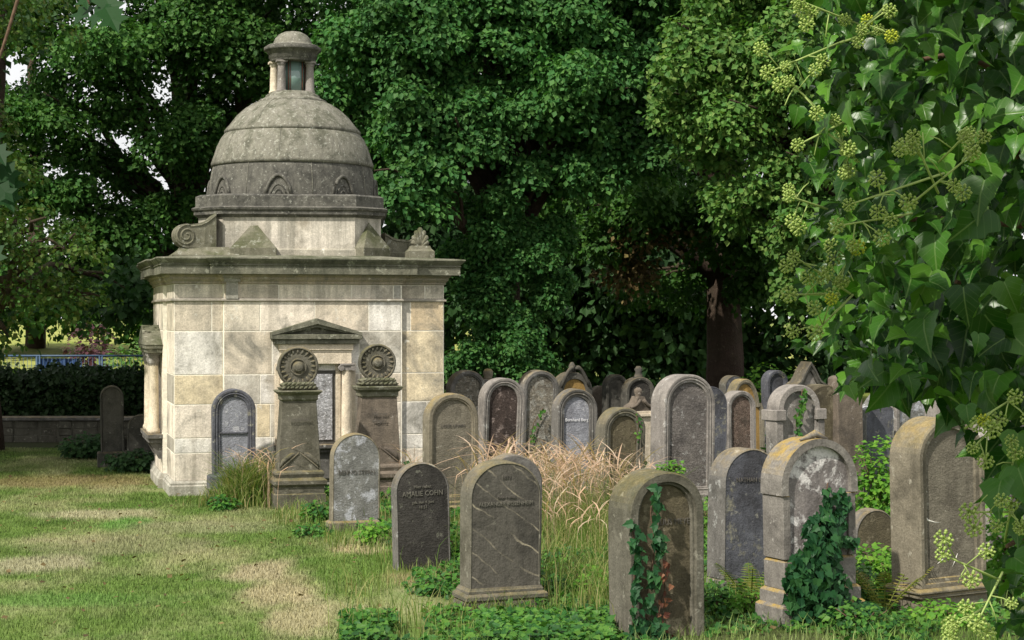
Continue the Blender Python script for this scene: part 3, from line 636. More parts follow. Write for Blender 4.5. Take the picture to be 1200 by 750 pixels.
# front aedicule
ed = MB(); uc = fu(370, -.1); V0 = -.05
zA = fz(370, 374, -.2); zE = fz(370, 393, -.2); hwP = (fu(423, -.2) - fu(317, -.2)) / 2
zB0 = fz(370, 403, -.2)
ed.box(uc - hwP + .03, uc + hwP - .03, -.20, V0, zB0, zB0 + .055, b=.006); ed.box(uc - hwP, uc + hwP, -.235, V0, zB0 + .055, zE + .012, b=.006)
for s_ in (-1, 1):
    ed.loft([[(uc + s_ * hwP, -.24, zE - .0), (uc + s_ * hwP, -.24, zE + .035), (uc, -.24, zA + .01), (uc, -.24, zA - .055)][::s_], [(uc + s_ * hwP, V0, zE - .0), (uc + s_ * hwP, V0, zE + .035), (uc, V0, zA + .01), (uc, V0, zA - .055)][::s_]])
    ed.loft([[(uc + s_ * (hwP - .06), -.20, zE - .0), (uc + s_ * (hwP - .06), -.20, zE + .02), (uc, -.20, zA - .05), (uc, -.20, zA - .095)][::s_], [(uc + s_ * (hwP - .06), V0, zE), (uc + s_ * (hwP - .06), V0, zE + .02), (uc, V0, zA - .05), (uc, V0, zA - .095)][::s_]])
ed.add([(uc - hwP + .08, -.13, zE), (uc + hwP - .08, -.13, zE), (uc, -.13, zA - .08)], [(0, 1, 2)])
ed.rough(.003, 7); ed.build('pediment', M['cornice'], mau)
en = MB(); zcap = fz(400, 426, -.15); hE = (fu(413, -.15) - fu(370, -.15))
en.box(uc - hE, uc + hE, -.17, V0, zB0 - .075, zB0 - .001, b=.004); en.box(uc - hE + .015, uc + hE - .015, -.155, V0, zB0 - .10, zB0 - .075); en.box(uc - hE + .02, uc + hE - .02, -.15, V0, zcap, zB0 - .10)
en.build('entablature', M['pale'], mau)
zpb = fz(400, 520, -.12); zcol = zcap
for s_ in (-1, 1):
    ux = uc + s_ * (fu(406, -.15) - fu(370, -.15))
    cl = MB(); cl.lathe(ux, -.115, [(.078, zpb), (.078, zpb + .03), (.066, zpb + .045), (.072, zpb + .06), (.064, zpb + .08), (.064, zpb + .3), (.056, zcol - .10), (.056, zcol - .085), (.062, zcol - .08)], 20)
    cl.build('column', M['pale'], mau)
    cp = MB(); cp.box(ux - .085, ux + .085, -.19, -.045, zcol - .025, zcol - .001, b=.004)
    for q in (-1, 1): cp.add(*(lambda c: (c[0], c[1]))(([(ux + q * .072 + .034 * math.cos(t), yy, zcol - .052 + .034 * math.sin(t)) for yy in (-.185, -.05) for t in [2 * math.pi * i / 12 for i in range(12)]], [tuple(range(12)), tuple(range(23, 11, -1))] + [(i, 12 + i, 12 + (i + 1) % 12, (i + 1) % 12) for i in range(12)])))
    cp.box(ux - .06, ux + .06, -.175, -.05, zcol - .08, zcol - .025); cp.build('capital', M['mauve'], mau)
    ps = MB(); ps.box(ux + s_ * .085 - .028, ux + s_ * .085 + .028, -.09, V0, zpb, zcap, b=.003); ps.box(ux - s_ * .095 - .03, ux - s_ * .095 + .03, -.085, V0, zpb, zcap, b=.003); ps.build('pilaster', M['pale'], mau)
pn = MB(); ph = fu(393, -.06) - fu(370, -.06)
pn.box(uc - ph - .01, uc + ph + .01, -.07, V0, fz(385, 519, -.06), fz(385, 434, -.06)); pn.build('plaque_frame', M['greydark'], mau)
pn = MB(); pn.box(uc - ph + .035, uc + ph - .035, -.085, V0, fz(385, 515, -.06), fz(385, 438, -.06)); pn.build('plaque', M['plaque'], mau)
bs_ = MB(); bs_.box(uc - hE - .05, uc + hE + .05, -.20, V0, zpb - .05, zpb, b=.006); bs_.box(uc - hE - .02, uc + hE + .02, -.16, V0, zpb - .10, zpb - .05, b=.004); bs_.box(uc - hE, uc + hE, -.13, V0, .17, zpb - .10)
bs_.build('aedicule_base', M['grey'], mau)
# side aedicule
sa = MB(); v0_, v1_ = 1.02, 2.22; vm = (v0_ + v1_) / 2
zt = CH - (413 - HY) / F * 21.2
for y0, y1, px_, z0, z1 in ((v0_, v1_, .19, zt, zt + .05), (v0_ - .02, v1_ + .02, .21, zt + .05, zt + .10)): sa.box(-.05 - px_, -.05, y0, y1, z0, z1, b=.005)
sa.loft([[(-.27, v0_ - .03, zt + .10), (-.27, v1_ + .03, zt + .10), (-.27, vm, zt + .34)][::-1], [(-.05, v0_ - .03, zt + .10), (-.05, v1_ + .03, zt + .10), (-.05, vm, zt + .34)][::-1]])
sa.rough(.003, 6); sa.build('side_pediment', M['cornice'], mau)
zs = CH - (512 - HY) / F * 21.2
for q in (v0_ + .16, v0_ + .42, v1_ - .42, v1_ - .16):
    c_ = MB(); c_.lathe(-.145, q, [(.075, zs + .06), (.075, zs + .10), (.06, zs + .13), (.055, zt - .16), (.06, zt - .15)], 16); c_.build('side_column', M['pale'], mau)
    c_ = MB(); c_.lathe(-.145, q, [(.058, zt - .16), (.065, zt - .12), (.08, zt - .09), (.07, zt - .05), (.09, zt - .03)], 12); c_.box(-.225, -.07, q - .09, q + .09, zt - .03, zt - .001); c_.build('side_capital', M['mauve'], mau)
c_ = MB(); c_.box(-.24, -.05, v0_ - .02, v1_ + .02, zs, zs + .06, b=.008); c_.box(-.22, -.05, v0_ + .02, v1_ - .02, zs - .05, zs, b=.004)
for q in (v0_ + .12, v1_ - .12): c_.loft([[(-.20, q - .07, zs - .05), (-.05, q - .07, zs - .05), (-.05, q + .07, zs - .05), (-.20, q + .07, zs - .05)][::-1], [(-.09, q - .05, zs - .25), (-.05, q - .05, zs - .25), (-.05, q + .05, zs - .25), (-.09, q + .05, zs - .25)][::-1]][::-1])
c_.rough(.002, 8); c_.build('side_sill', M['grey'], mau)
pnl = MB(); pnl.box(-.075, -.05, v0_ + .3, v1_ - .3, zs + .06, zt - .02); pnl.build('side_panel', M['mauve'], mau)

# ------------------------------------------------------------------ GRAVESTONES
def arch_outline(w_, h, rise, inset, z0=0.0, shape='round', n=22):
    hw_ = w_ / 2 - inset; ry = max(rise - inset, .01); pts = [(-hw_, z0), (-hw_, z0 + (h - rise - z0) * .33), (-hw_, z0 + (h - rise - z0) * .66)]
    for i in range(n + 1):
        t = math.pi * (1 - i / n)
        cx, cz = math.cos(t), math.sin(t)
        if shape == 'round': p = (hw_ * cx, h - rise + ry * cz)
        elif shape == 'flat': 
            e = .55; p = (hw_ * math.copysign(abs(cx) ** e, cx), h - rise + ry * abs(cz) ** e)
        elif shape == 'ogee':
            s_ = 1 - abs(cx); p = (hw_ * cx, h - rise + ry * (s_ ** .75 * .55 + .45 * (max(0, 1 - abs(cx) / .45)) ** .6 if abs(cx) < .45 else s_ ** .75 * .55))
        elif shape == 'shoulder':   # narrow arch on square shoulders
            kx = .74
            if i <= 3: p = [(-hw_, h - rise), (-hw_, h - rise), (-hw_ * (kx + .12), h - rise + .07 * rise / .3), (-hw_ * kx, h - rise + .05)][i]
            elif i >= n - 3: p = [(hw_ * kx, h - rise + .05), (hw_ * (kx + .12), h - rise + .07 * rise / .3), (hw_, h - rise), (hw_, h - rise)][i - (n - 3)]
            else:
                t2 = math.pi * (1 - (i - 3) / (n - 6)); p = (hw_ * kx * math.cos(t2), h - rise + .05 + (ry - .05) * math.sin(t2))
        pts.append(p)
    pts += [(hw_, z0 + (h - rise - z0) * .66), (hw_, z0 + (h - rise - z0) * .33), (hw_, z0)]
    return pts
NST = [0]
def text_part(parent, txt, x, y, z, size, mat, bold=.0, ext=.0015):
    cu = bpy.data.curves.new('inscription', 'FONT'); cu.body = txt; cu.size = size; cu.align_x = 'CENTER'; cu.extrude = ext; cu.offset = bold; cu.space_character = 1.05; cu.resolution_u = 2
    tmp = bpy.data.objects.new('tmp', cu); COL.objects.link(tmp); dg = bpy.context.evaluated_depsgraph_get()
    me = bpy.data.meshes.new_from_object(tmp.evaluated_get(dg)); bpy.data.objects.remove(tmp); 
    me.transform(Matrix.Translation((x, y, z)) @ Matrix.Rotation(R(90), 4, 'X') @ Matrix.Diagonal((.86, 1, 1, 1)))
    me.materials.clear(); me.materials.append(mat)
    return link(bpy.data.objects.new('inscription', me), parent)
STONES = {}
def stone(key, label, xl, xr, top, base, D=None, rot=24, t=.2, rise=1.0, frame=(), body='grey', panel=None, plinth=(), shape='round', texts=(), lean=(0, 0), sunk=0.0, group='rounded headstones in the old burial ground', name='gravestone', margin=.0):
    """xl..xr front face in px, top/base rows; frame: rings (inset, depth)"""
    if D is None: D = gD(base)
    mid = (xl + xr) / 2; a = R(rot); rel = a + math.atan((mid - 600) / F)
    W_ = (xr - xl) * D / F / math.cos(rel); H_ = CH - (top - HY) / F * D
    o = empty(name, ((mid - 600) / F * D, D, 0), a, R(lean[0]), R(lean[1])); tag(o, label, 'gravestone', group)
    o.rotation_euler = (R(lean[0] + random.uniform(-1.2, 1.2)), R(lean[1] + random.uniform(-1.1, 1.1)), a)
    NST[0] += 1; rs = rise * W_ / 2; zb = sum(p[0] for p in plinth) if plinth else -.15
    mb = MB(); rings = []
    def ring(ins, yy, zi=0): rings.append([(x_, yy, z_) for x_, z_ in arch_outline(W_, H_, rs, ins, zb + zi, shape)])
    ring(.015, t); ring(0, t - .015); ring(0, t * .5); ring(0, .010); ring(.010, 0)
    lip = .0
    for (ins, dep) in frame: ring(ins * 1.0, dep, ins * .8 if ins > .03 else 0)
    last = frame[-1] if frame else (.012, .0)
    n = len(rings[0])
    mb.loft([list(r) for r in rings], None, False, (True, panel is None))
    mb.rough(.004 * random.uniform(.7, 1.5), 5, NST[0]); mb.build('headstone', M[body], o)
    if panel is not None:
        ins, dep = last; pts = arch_outline(W_, H_, rs, ins, zb + (ins * .8 if ins > .03 else 0), shape)
        pm_ = MB(); v_ = [(x_, dep, z_) for x_, z_ in pts]; cz = (zb + H_) / 2
        v_.append((0, dep - .001, cz)); k_ = len(pts)
        pm_.add(v_, [(i, (i + 1) % k_, k_) for i in range(k_)]); pm_.rough(.004 * 1.0, 5, NST[0]); pm_.build('panel', M[panel], o)
    z_ = -.0
    for i, (ph_, ex, br) in enumerate(plinth):
        q = MB(); hx, hy = W_ / 2 + ex, t / 2 + ex * .8
        z0 = z_ - (.15 if i == 0 else 0)
        q.rects(0, t / 2, [(hx, hy, z0), (hx, hy, z_ + ph_ - .02), (hx - .006, hy - .006, z_ + ph_ - .012), (hx - br, hy - br, z_ + ph_)], chamfer=.008)
        q.rough(.004, 6, NST[0] + i); q.build('plinth', M[body], o); z_ += ph_
    dep = last[1] if frame else 0
    for (txt, fx, zpx, sz, mt) in texts:
        text_part(o, txt, fx * W_, dep - .006, CH - (zpx - HY) / F * D, sz, M[mt])
    STONES[key] = (o, W_, H_, D, mid, xl, xr)
    return o
FR1 = ((.045, 0), (.050, .012), (.065, .012), (.072, .03))
FR2 = ((.03, 0), (.035, .010), (.055, .004), (.062, .018), (.085, .018), (.092, .038))
FR3 = ((.06, 0), (.066, .022), (.08, .022), (.088, .045))
FRT = ((.012, 0), (.016, .004))
# far left, in the shade of the hedge
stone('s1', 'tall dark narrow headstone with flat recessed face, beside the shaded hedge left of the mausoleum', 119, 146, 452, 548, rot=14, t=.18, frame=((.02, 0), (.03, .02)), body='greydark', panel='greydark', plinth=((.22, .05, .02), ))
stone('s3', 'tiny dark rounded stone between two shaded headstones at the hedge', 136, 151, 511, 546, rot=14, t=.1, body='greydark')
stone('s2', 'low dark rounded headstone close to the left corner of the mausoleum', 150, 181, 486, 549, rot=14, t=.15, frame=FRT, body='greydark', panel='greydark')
# against the mausoleum
stone('s4', 'slate grey arched headstone with moulded frame leaning on the mausoleum wall beside the grass mound', 250, 300, 456, 583, 19.55, rot=16, t=.16, frame=FR2, body='blue', panel='paleblue', plinth=((.28, .05, .02), ))
s = STONES['s4'][0]; q = MB(); q.box(-STONES['s4'][1] / 2 + .09, STONES['s4'][1] / 2 - .09, .018, .038, .745, .765, b=.003); q.build('cross_bar', M['blue'], s)
stone('s7', 'small pale bleached headstone with worn lettering, in front of the left carved pillar', 389, 445, 508, 622, rot=20, t=.13, frame=FRT, body='tan', panel='greypale', plinth=((.10, .03, .02), ), texts=(("BENNO STERN", 0, 556, .062, 'letterd'),))
stone('s8', 'small charcoal headstone with pale scabs and short lettering, left of the big veined headstone', 466, 529, 542, 667, rot=22, t=.14, frame=FRT, body='grey', panel='charcoal',
      texts=(("Hier ruhet", 0, 572, .04, 'letter'), ("AMALIE COHN", 0, 581, .060, 'letter'), ("geb. den 4. Juni", 0, 590, .034, 'letter'), ("18 51", 0, 596, .036, 'letter')), lean=(-1, -.6))
stone('s9', 'large dark headstone crossed by diagonal pale veins, on a moulded base in the front row', 551, 634, 541, 716, rot=22, t=.22, rise=.92, frame=FRT, body='moss', panel='veined', plinth=((.09, .035, .01), (.045, .045, .02), (.035, .02, .012)),
      texts=(("1873", 0, 561, .04, 'letterd'), ("Hier ruhet", 0, 584, .036, 'letterd'), ("ALEXANDER ROSENHEIM", 0, 592, .041, 'letter')))
stone('s9b', 'plain grey headstone hiding right behind the large veined headstone', 566, 634, 533, 692, 13.1, rot=22, t=.15, body='grey', rise=.92)
stone('s10', 'tan arched headstone with stepped moulded frame, right of the right carved pillar', 502, 561, 461, 602, rot=22, t=.2, frame=FR1, body='tan', panel='tanpanel', plinth=((.09, .05, .015), (.05, .03, .02)), texts=(("LOUIS LEWIN", 0, 501, .05, 'letterd'),))
stone('s11', 'small grey framed headstone partly hidden behind the tan one beside the mausoleum corner', 528, 570, 434, 561, 22.3, rot=22, t=.2, frame=FR1, body='grey', panel='mottle')
stone('s12', 'dark brown headstone with pinkish scabs standing above the straw grass', 563, 612, 443, 580, 20.2, rot=22, t=.2, frame=FR2, body='mauve', panel='darkmottle', lean=(1, 1))
stone('s13', 'pale mottled headstone with plain rounded frame behind the straw grass', 611, 653, 434, 565, 21.6, rot=22, t=.22, frame=FR1, body='grey', panel='mottle')
stone('s14', 'pale bluish headstone with white lettering behind the straw grass', 652, 699, 456, 591, 19.0, rot=20, t=.2, frame=FR2, body='grey', panel='paleblue', texts=(("Bernhard Berg", 0, 494, .052, 'letterw'),))
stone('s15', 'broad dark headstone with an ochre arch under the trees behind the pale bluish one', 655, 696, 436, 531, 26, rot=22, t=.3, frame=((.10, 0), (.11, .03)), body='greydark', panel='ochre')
o = STONES['s15'][0]; q = MB(); h_ = STONES['s15'][2]
for s_ in (-1, 1): q.tube([(s_ * (.02 + .03 * i + .0), -.01, h_ + .07 - i * i * .006) for i in range(8)], [.03, .04, .035, .03, .03, .03, .025, .02], 6)
q.tube([(0, .1, h_ - .02), (0, .1, h_ + .10), (0, .1, h_ + .15)], [.06, .05, .02], 8); q.build('crest', M['greydark'], o)
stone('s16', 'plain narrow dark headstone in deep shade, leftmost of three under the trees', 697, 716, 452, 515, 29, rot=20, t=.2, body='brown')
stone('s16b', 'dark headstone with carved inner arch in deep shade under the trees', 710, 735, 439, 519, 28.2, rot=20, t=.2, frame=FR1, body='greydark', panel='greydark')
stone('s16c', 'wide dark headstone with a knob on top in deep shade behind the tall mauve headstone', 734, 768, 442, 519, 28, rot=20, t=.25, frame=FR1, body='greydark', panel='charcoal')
o = STONES['s16c'][0]; h_ = STONES['s16c'][2]; q = MB(); q.lathe(0, .1, [(.10, h_ - .03), (.07, h_ + .02), (.05, h_ + .08), (.07, h_ + .13), (.03, h_ + .18)], 12); q.build('knob', M['greydark'], o)
stone('s17', 'dark moss streaked headstone with deep frame behind the arching straw heads', 706, 755, 478, 603, 18.1, rot=22, t=.24, frame=FR2, body='moss', panel='olive', lean=(0, 1))
stone('s19', 'tallest headstone, mauve grey with richly carved arched top, in the middle of the graves', 777, 837, 439, 592, rot=24, t=.32, frame=FR2, body='mauve', panel='mauvepanel', plinth=((.08, .05, .01), (.05, .03, .02)), lean=(0, .4))
stone('s20', 'blue grey headstone tucked behind the right edge of the tallest headstone', 813, 851, 453, 573, 20.7, rot=24, t=.2, frame=FRT, body='blue', panel='blue')
stone('s21', 'low headstone with reddish mottled face right of the tallest headstone', 854, 887, 458, 565, 21.5, rot=24, t=.22, frame=FR1, body='mauve', panel='red')
stone('s21b', 'ochre stained headstone with curved shoulders behind the reddish one', 854, 897, 444, 552, 23.2, rot=24, t=.22, frame=FR1, body='tan', panel='ochre', shape='shoulder', rise=1.5)
stone('s21c', 'dark grey headstone with small finial at the foot of the thick trunk', 851, 873, 440, 535, 25.5, rot=24, t=.2, frame=FRT, body='greydark', panel='blue')
stone('s22', 'narrow bluish black headstone standing alone in shade near the thick trunk', 901, 925, 434, 526, 27, rot=22, t=.22, frame=FR1, body='blue', panel='blue')
stone('s24', 'broad dark headstone with peaked scrolled top behind the one with the ivy strand', 928, 974, 424, 545, 24, rot=22, t=.3, frame=((.05, 0), (.06, .02), (.12, .02), (.13, .05)), body='greydark', panel='mauve', shape='ogee', rise=1.2)
stone('s23b', 'rough dark tan headstone behind and right of the one with the ivy strand', 946, 984, 451, 591, 19, rot=24, t=.25, body='olive', rise=.85)
stone('s25', 'plain brown slab between the ivy strand headstone and the hanging ivy', 984, 1013, 440, 591, 19, rot=24, t=.2, body='brown', shape='flat', rise=.4)
stone('s26', 'blue grey slab under the hanging ivy tips', 1015, 1048, 462, 586, 19.5, rot=24, t=.2, frame=FRT, body='greypale', panel='blue', shape='ogee', rise=.9)
stone('s26b', 'pale grey headstone with pointed top, half hidden by the hanging ivy', 1050, 1090, 450, 580, 20, rot=24, t=.3, frame=FR1, body='mauve', panel='greypale', shape='ogee', rise=1.0)
stone('s32a', 'tan headstone with grooved rounded edge behind the big right headstone', 1122, 1160, 442, 610, 17.5, rot=26, t=.45, frame=FR2, body='mauve', panel='tanpanel')
stone('s32b', 'pinkish pillar headstone with stepped top seen through the ivy', 1158, 1186, 428, 625, 16.5, rot=26, t=.3, frame=FR1, body='mauve', panel='mauvepanel', shape='shoulder', rise=1.2)
stone('s32c', 'pale mauve headstone at the far right behind the ivy flowers', 1188, 1226, 455, 632, 16, rot=26, t=.3, frame=FR1, body='mauve', panel='mauvepanel')
stone('s32d', 'mauve rounded headstone at the right edge right behind the big tan headstone', 1160, 1206, 500, 670, 14.2, rot=26, t=.25, frame=FR1, body='mauve', panel='mauvepanel')
stone('s30', 'small dark rounded headstone low between weeds, left of the big tan headstone', 1003, 1049, 597, 672, 14.0, rot=24, t=.16, frame=FRT, body='grey', panel='olive', lean=(0, 2))
stone('s28', 'bluish black headstone with thick pale side and worn lettering', 848, 913, 526, 690, rot=24, t=.26, frame=FRT, body='grey', panel='blue', plinth=((.08, .0, .0),), texts=(("NATHAN LEVY", 0, 565, .05, 'letterd'),), lean=(0, .8))
stone('s27', 'brown arched headstone with two ivy strands, nearest in the front row', 740, 827, 553, 750, 11.1, rot=24, t=.32, frame=FR3, body='moss', panel='olive', texts=(("JULIUS MEYER", .12, 616, .055, 'letterd'),), lean=(0, -.5))
# stone with projecting arched hood and white patches
o = stone('s29', 'headstone with ochre topped projecting arch, white patches and thick ivy on its foot', 922, 1000, 519, 735, 11.6, rot=24, t=.22, frame=FRT, body='patchside', panel='patch', plinth=((.16, .07, .02), (.10, .045, .02), (.20, .02, .02)))
W_, H_ = STONES['s29'][1:3]; q = MB(); hd_ = .03; rr = W_ / 2
outer = [(math.cos(math.pi * (1 - i / 28)) * (rr + .030), H_ - rr + math.sin(math.pi * (1 - i / 28)) * (rr + .030)) for i in range(29)]
inner = [(math.cos(math.pi * (1 - i / 28)) * (rr - .022), H_ - rr + math.sin(math.pi * (1 - i / 28)) * (rr - .022)) for i in range(29)]
outer = [(-rr - .030, H_ - rr - .07)] + outer + [(rr + .030, H_ - rr - .07)]; inner = [(-rr + .022, H_ - rr - .07)] + inner + [(rr - .022, H_ - rr - .07)]
lo = [[(outer[i][0], -.032, outer[i][1]), (inner[i][0], -.032, inner[i][1]), (inner[i][0], .24, inner[i][1]), (outer[i][0], .24, outer[i][1])] for i in range(31)]
q.loft(lo); q.rough(.003, 6, 3); q.build('hood', M['patchside'], o)
q = MB(); q.tube([(-.11, .04, H_ + .022), (-.05, .03, H_ + .040), (0, .02, H_ + .062), (.05, .03, H_ + .040), (.11, .04, H_ + .022)], [.008, .02, .026, .02, .008], 8); q.build('crest', M['patchside'], o)
for s_ in (-1, 1):
    q = MB(); q.box(s_ * (rr - .01) - .03, s_ * (rr - .01) + .03, -.02, .235, .46, H_ - rr - .075, b=.004); q.build('side_post', M['patchside'], o)
# big right stone
o = stone('s31', 'big tan headstone with broad moulded side and white root marks, largest at the right', 1082, 1157, 490, 718, 12.1, rot=26, t=.34, rise=.95, frame=((.035, 0), (.042, .018), (.075, .018), (.083, .035)), body='tan', panel='tanpanel', plinth=((.12, .0, .0), (.035, .03, .01), (.03, .045, .02)))
W_, H_, D_, mid_, xl_, xr_ = STONES['s31'][1:]
for pl_ in (((1088, 592), (1089, 600), (1094, 608), (1102, 611), (1110, 612)), ((1093, 600), (1090, 597), (1092, 594)), ((1104, 660), (1108, 657), (1113, 653)), ((1127, 650), (1124, 658), (1121, 665)), ((1090, 664), (1093, 667)), ((1087, 576), (1089, 573), (1094, 575))):
    q = MB(); q.tube([((px - mid_) / (xr_ - xl_) * W_, .036, CH - (py - HY) / F * D_) for px, py in pl_], [.003] + [.006, .008, .005, .007][:len(pl_) - 2] + [.003], 6); q.build('root_mark', M['rootmark'], o)
# stone with the single ivy strand and shoulder blocks
o = stone('s23', 'arched headstone with square shoulder blocks and one bright ivy strand', 915, 964, 451, 610, 17.5, rot=22, t=.24, frame=((.065, 0), (.07, .03)), body='mauve', panel='mauve', plinth=((.20, .06, .02),))
W_, H_ = STONES['s23'][1:3]
for s_ in (-1, 1):
    q = MB(); q.box(s_ * (W_ / 2 - .012) - .062, s_ * (W_ / 2 - .012) + .062, -.04, .26, H_ - W_ / 2 - .11, H_ - W_ / 2, b=.006); q.build('shoulder_block', M['mauve'], o)
    q = MB(); q.box(s_ * (W_ / 2 - .005) - .04, s_ * (W_ / 2 - .005) + .04, -.02, .20, .2, H_ - W_ / 2 - .112, b=.004); q.build('side_post', M['mauve'], o)
# ornate pale stone with scrolled gable
D_ = 21.3; o = empty('gravestone', ((752 - 600) / F * D_, D_, 0), R(22)); tag(o, 'small pale headstone with scrolled gable and ball, left of the tallest headstone', 'gravestone', 'rounded headstones in the old burial ground')
h_ = CH - (462 - HY) / F * D_; q = MB(); q.box(-.17, .17, 0, .2, -.1, h_ - .28, b=.006); q.box(-.20, .20, -.03, .23, h_ - .28, h_ - .24, b=.006); q.box(-.18, .18, -.01, .21, h_ - .24, h_ - .21, b=.004); q.build('headstone', M['pale'], o)
q = MB(); q.loft([[(-.19, y_, h_ - .21), (.19, y_, h_ - .21), (.15, y_, h_ - .15), (.08, y_, h_ - .11), (.04, y_, h_ - .03), (-.04, y_, h_ - .03), (-.08, y_, h_ - .11), (-.15, y_, h_ - .15)] for y_ in (.2, .0)])
for s_ in (-1, 1): q.tube([(s_ * (.16 - .028 * i), -.015, h_ - .17 + i * .012 + (i > 3) * .02 * (i - 3)) for i in range(6)], .022, 6)
q.lathe(0, .1, [(.05, h_ - .04), (.035, h_ - .02), (.055, h_ + .02), (.05, h_ + .055), (.02, h_ + .08)], 12); q.build('gable', M['brown'], o)
# ball finial post
D_ = 23.2; h_ = CH - (432 - HY) / F * D_; o = empty('grave_pillar', ((572 - 600) / F * D_, D_, 0), R(20)); tag(o, 'slim grey pillar with a rounded knob, between two framed headstones', 'grave pillar')
q = MB(); q.box(-.09, .09, -.09, .09, -.1, h_ - .14, b=.006); q.build('shaft', M['grey'], o)
q = MB(); q.lathe(0, 0, [(.06, h_ - .14), (.055, h_ - .12), (.065, h_ - .08), (.068, h_ - .04), (.05, h_ - .01), (.02, h_)], 14); q.build('knob', M['tan'], o)

# carved pillars with wreath discs
def pillar(xc, base, D, disc_y, disc_r, cush_y, cap_y, shaft_top_w, shaft_bot_w, label, body):
    o = empty('carved_pillar', ((xc - 600) / F * D, D, 0), R(15)); tag(o, label, 'grave pillar', 'carved pillars with wreath discs')
    Z = lambda py: CH - (py - HY) / F * D
    s_ = D / F; bw = shaft_bot_w * s_ / 2; tw = shaft_top_w * s_ / 2; d0 = .15
    q = MB(); q.rects(0, 0, [(bw + .045, d0 + .045, -.1), (bw + .045, d0 + .045, .16), (bw + .035, d0 + .035, .17)]); q.build('plinth', M[body], o)
    zs_ = Z(cap_y[1]); zb_ = .42
    q = MB(); q.rects(0, 0, [(bw + .03, d0 + .03, .165), (bw + .03, d0 + .03, .24), (bw + .06, d0 + .06, .27), (bw + .06, d0 + .06, .31), (bw + .02, d0 + .02, .34), (bw + .035, d0 + .035, .38), (bw + .03, d0 + .03, .40), (bw + .005, d0 + .005, zb_)]); q.rough(.003, 8); q.build('base_moulding', M[body], o)
    q = MB(); q.rects(0, 0, [(bw, d0, zb_), (tw, d0 - .03, zs_)], chamfer=.006); q.build('shaft', M[body], o)
    q = MB(); q.rects(0, 0, [(tw, d0 - .03, zs_ - .01), (tw + .015, d0 - .01, zs_ + .005), (tw + .015, d0 - .01, zs_ + .05), (tw + .05, d0 + .03, zs_ + .08), (tw + .06, d0 + .04, Z(cap_y[0]) - .01), (tw + .055, d0 + .035, Z(cap_y[0]))]); q.rough(.003, 8, 2); q.build('capital', M['scroll'], o)
    # cushion of laurel
    zc0, zc1 = Z(cap_y[0]), Z(cush_y); q = MB()
    q.rects(0, 0, [(tw + .01, .10, zc0), (tw + .03, .12, zc0 + .03), (tw - .01, .11, (zc0 + zc1) / 2), (tw + .01, .10, zc1 - .01), (tw - .05, .08, zc1 + .015)], chamfer=.02)
    for i in range(15):
        xx = -tw + .02 + i * (2 * tw - .04) / 14; zz = zc0 + .03 + (i % 2) * .045
        q.tube([(xx - .02, -.115, zz - .015), (xx, -.13, zz), (xx + .02, -.115, zz + .018)], [.006, .016, .005], 6)
    q.rough(.006, 18, 4); q.build('cushion', M['scroll'], o)
    # disc
    zc = Z(disc_y); rd = disc_r * s_; q = MB()
    def ringd(r_, yy, wav=0): return [((r_ + wav * math.cos(i * math.pi / 2)) * math.cos(2 * math.pi * i / 64), yy, zc + (r_ + wav * math.cos(i * math.pi / 2)) * math.sin(2 * math.pi * i / 64)) for i in range(64)]
    q.loft([ringd(rd - .02, .06), ringd(rd, .045), ringd(rd, -.03), ringd(rd - .012, -.045), ringd(rd * .90, -.045), ringd(rd * .86, -.02), ringd(rd * .42, -.028), ringd(rd * .40, -.045), ringd(rd * .36, -.045), ringd(rd * .33, -.03), ringd(rd * .28, -.035), ringd(rd * .2, -.065), ringd(rd * .08, -.075)])
    for i in range(20):
        an = 2 * math.pi * i / 20; c_ = Vector((math.cos(an), 0, math.sin(an))); tt = Vector((-math.sin(an), 0, math.cos(an)))
        q.tube([Vector((0, -.018, zc)) + c_ * rd * .90, Vector((0, -.024, zc)) + c_ * rd * .78 + tt * .003, Vector((0, -.020, zc)) + c_ * rd * .58 + tt * .008], [.014, .017, .004], 6)
    q.rough(.003, 14, 1); q.build('wreath_disc', M['greydark'] if body == 'tan' else M['moss'], o)
    # crossed laurel sprigs on the shaft foot
    q = MB()
    for s2 in (-1, 1):
        pts = [Vector((s2 * (bw - .02), -d0 - .008, zb_ + .03)), Vector((s2 * (bw * .75), -d0 - .004, zb_ + .10)), Vector((s2 * bw * .35, -d0 + .008, zb_ + .17)), Vector((s2 * .02, -d0 + .012, zb_ + .19))]
        q.tube([p + Vector((0, .016, 0)) for p in pts], [.012, .030, .030, .012], 8)
        for i in range(11):
            p0 = pts[0].lerp(pts[3], i / 11)
            q.tube([p0 + Vector((0, -.004, -.022)), p0 + Vector((-s2 * .02, -.010, 0)), p0 + Vector((-s2 * .034, -.002, .026))], [.003, .007, .002], 4)
    q.build('laurel_sprig', M[body], o)
    return o, Z
o, Z = pillar(349, 595, 18.7, 430, 24, 449, (457, 468), 40, 50, 'carved tapering pillar with wreath disc, left of the plaque columns', 'moss')
text_part(o, "ROSENTHAL", 0, -.155, Z(493), .05, M['letterd'])
o, Z = pillar(442, 585, 19.5, 425, 22, 444, (452, 464), 42, 50, 'reddish tapering pillar with wreath disc, right of the plaque columns', 'brown')
for i, (t_, zz) in enumerate((("Hier ruht", 486), ("MORITZ", 495))): text_part(o, t_, 0, -.15, Z(zz), .05, M['letterd'])

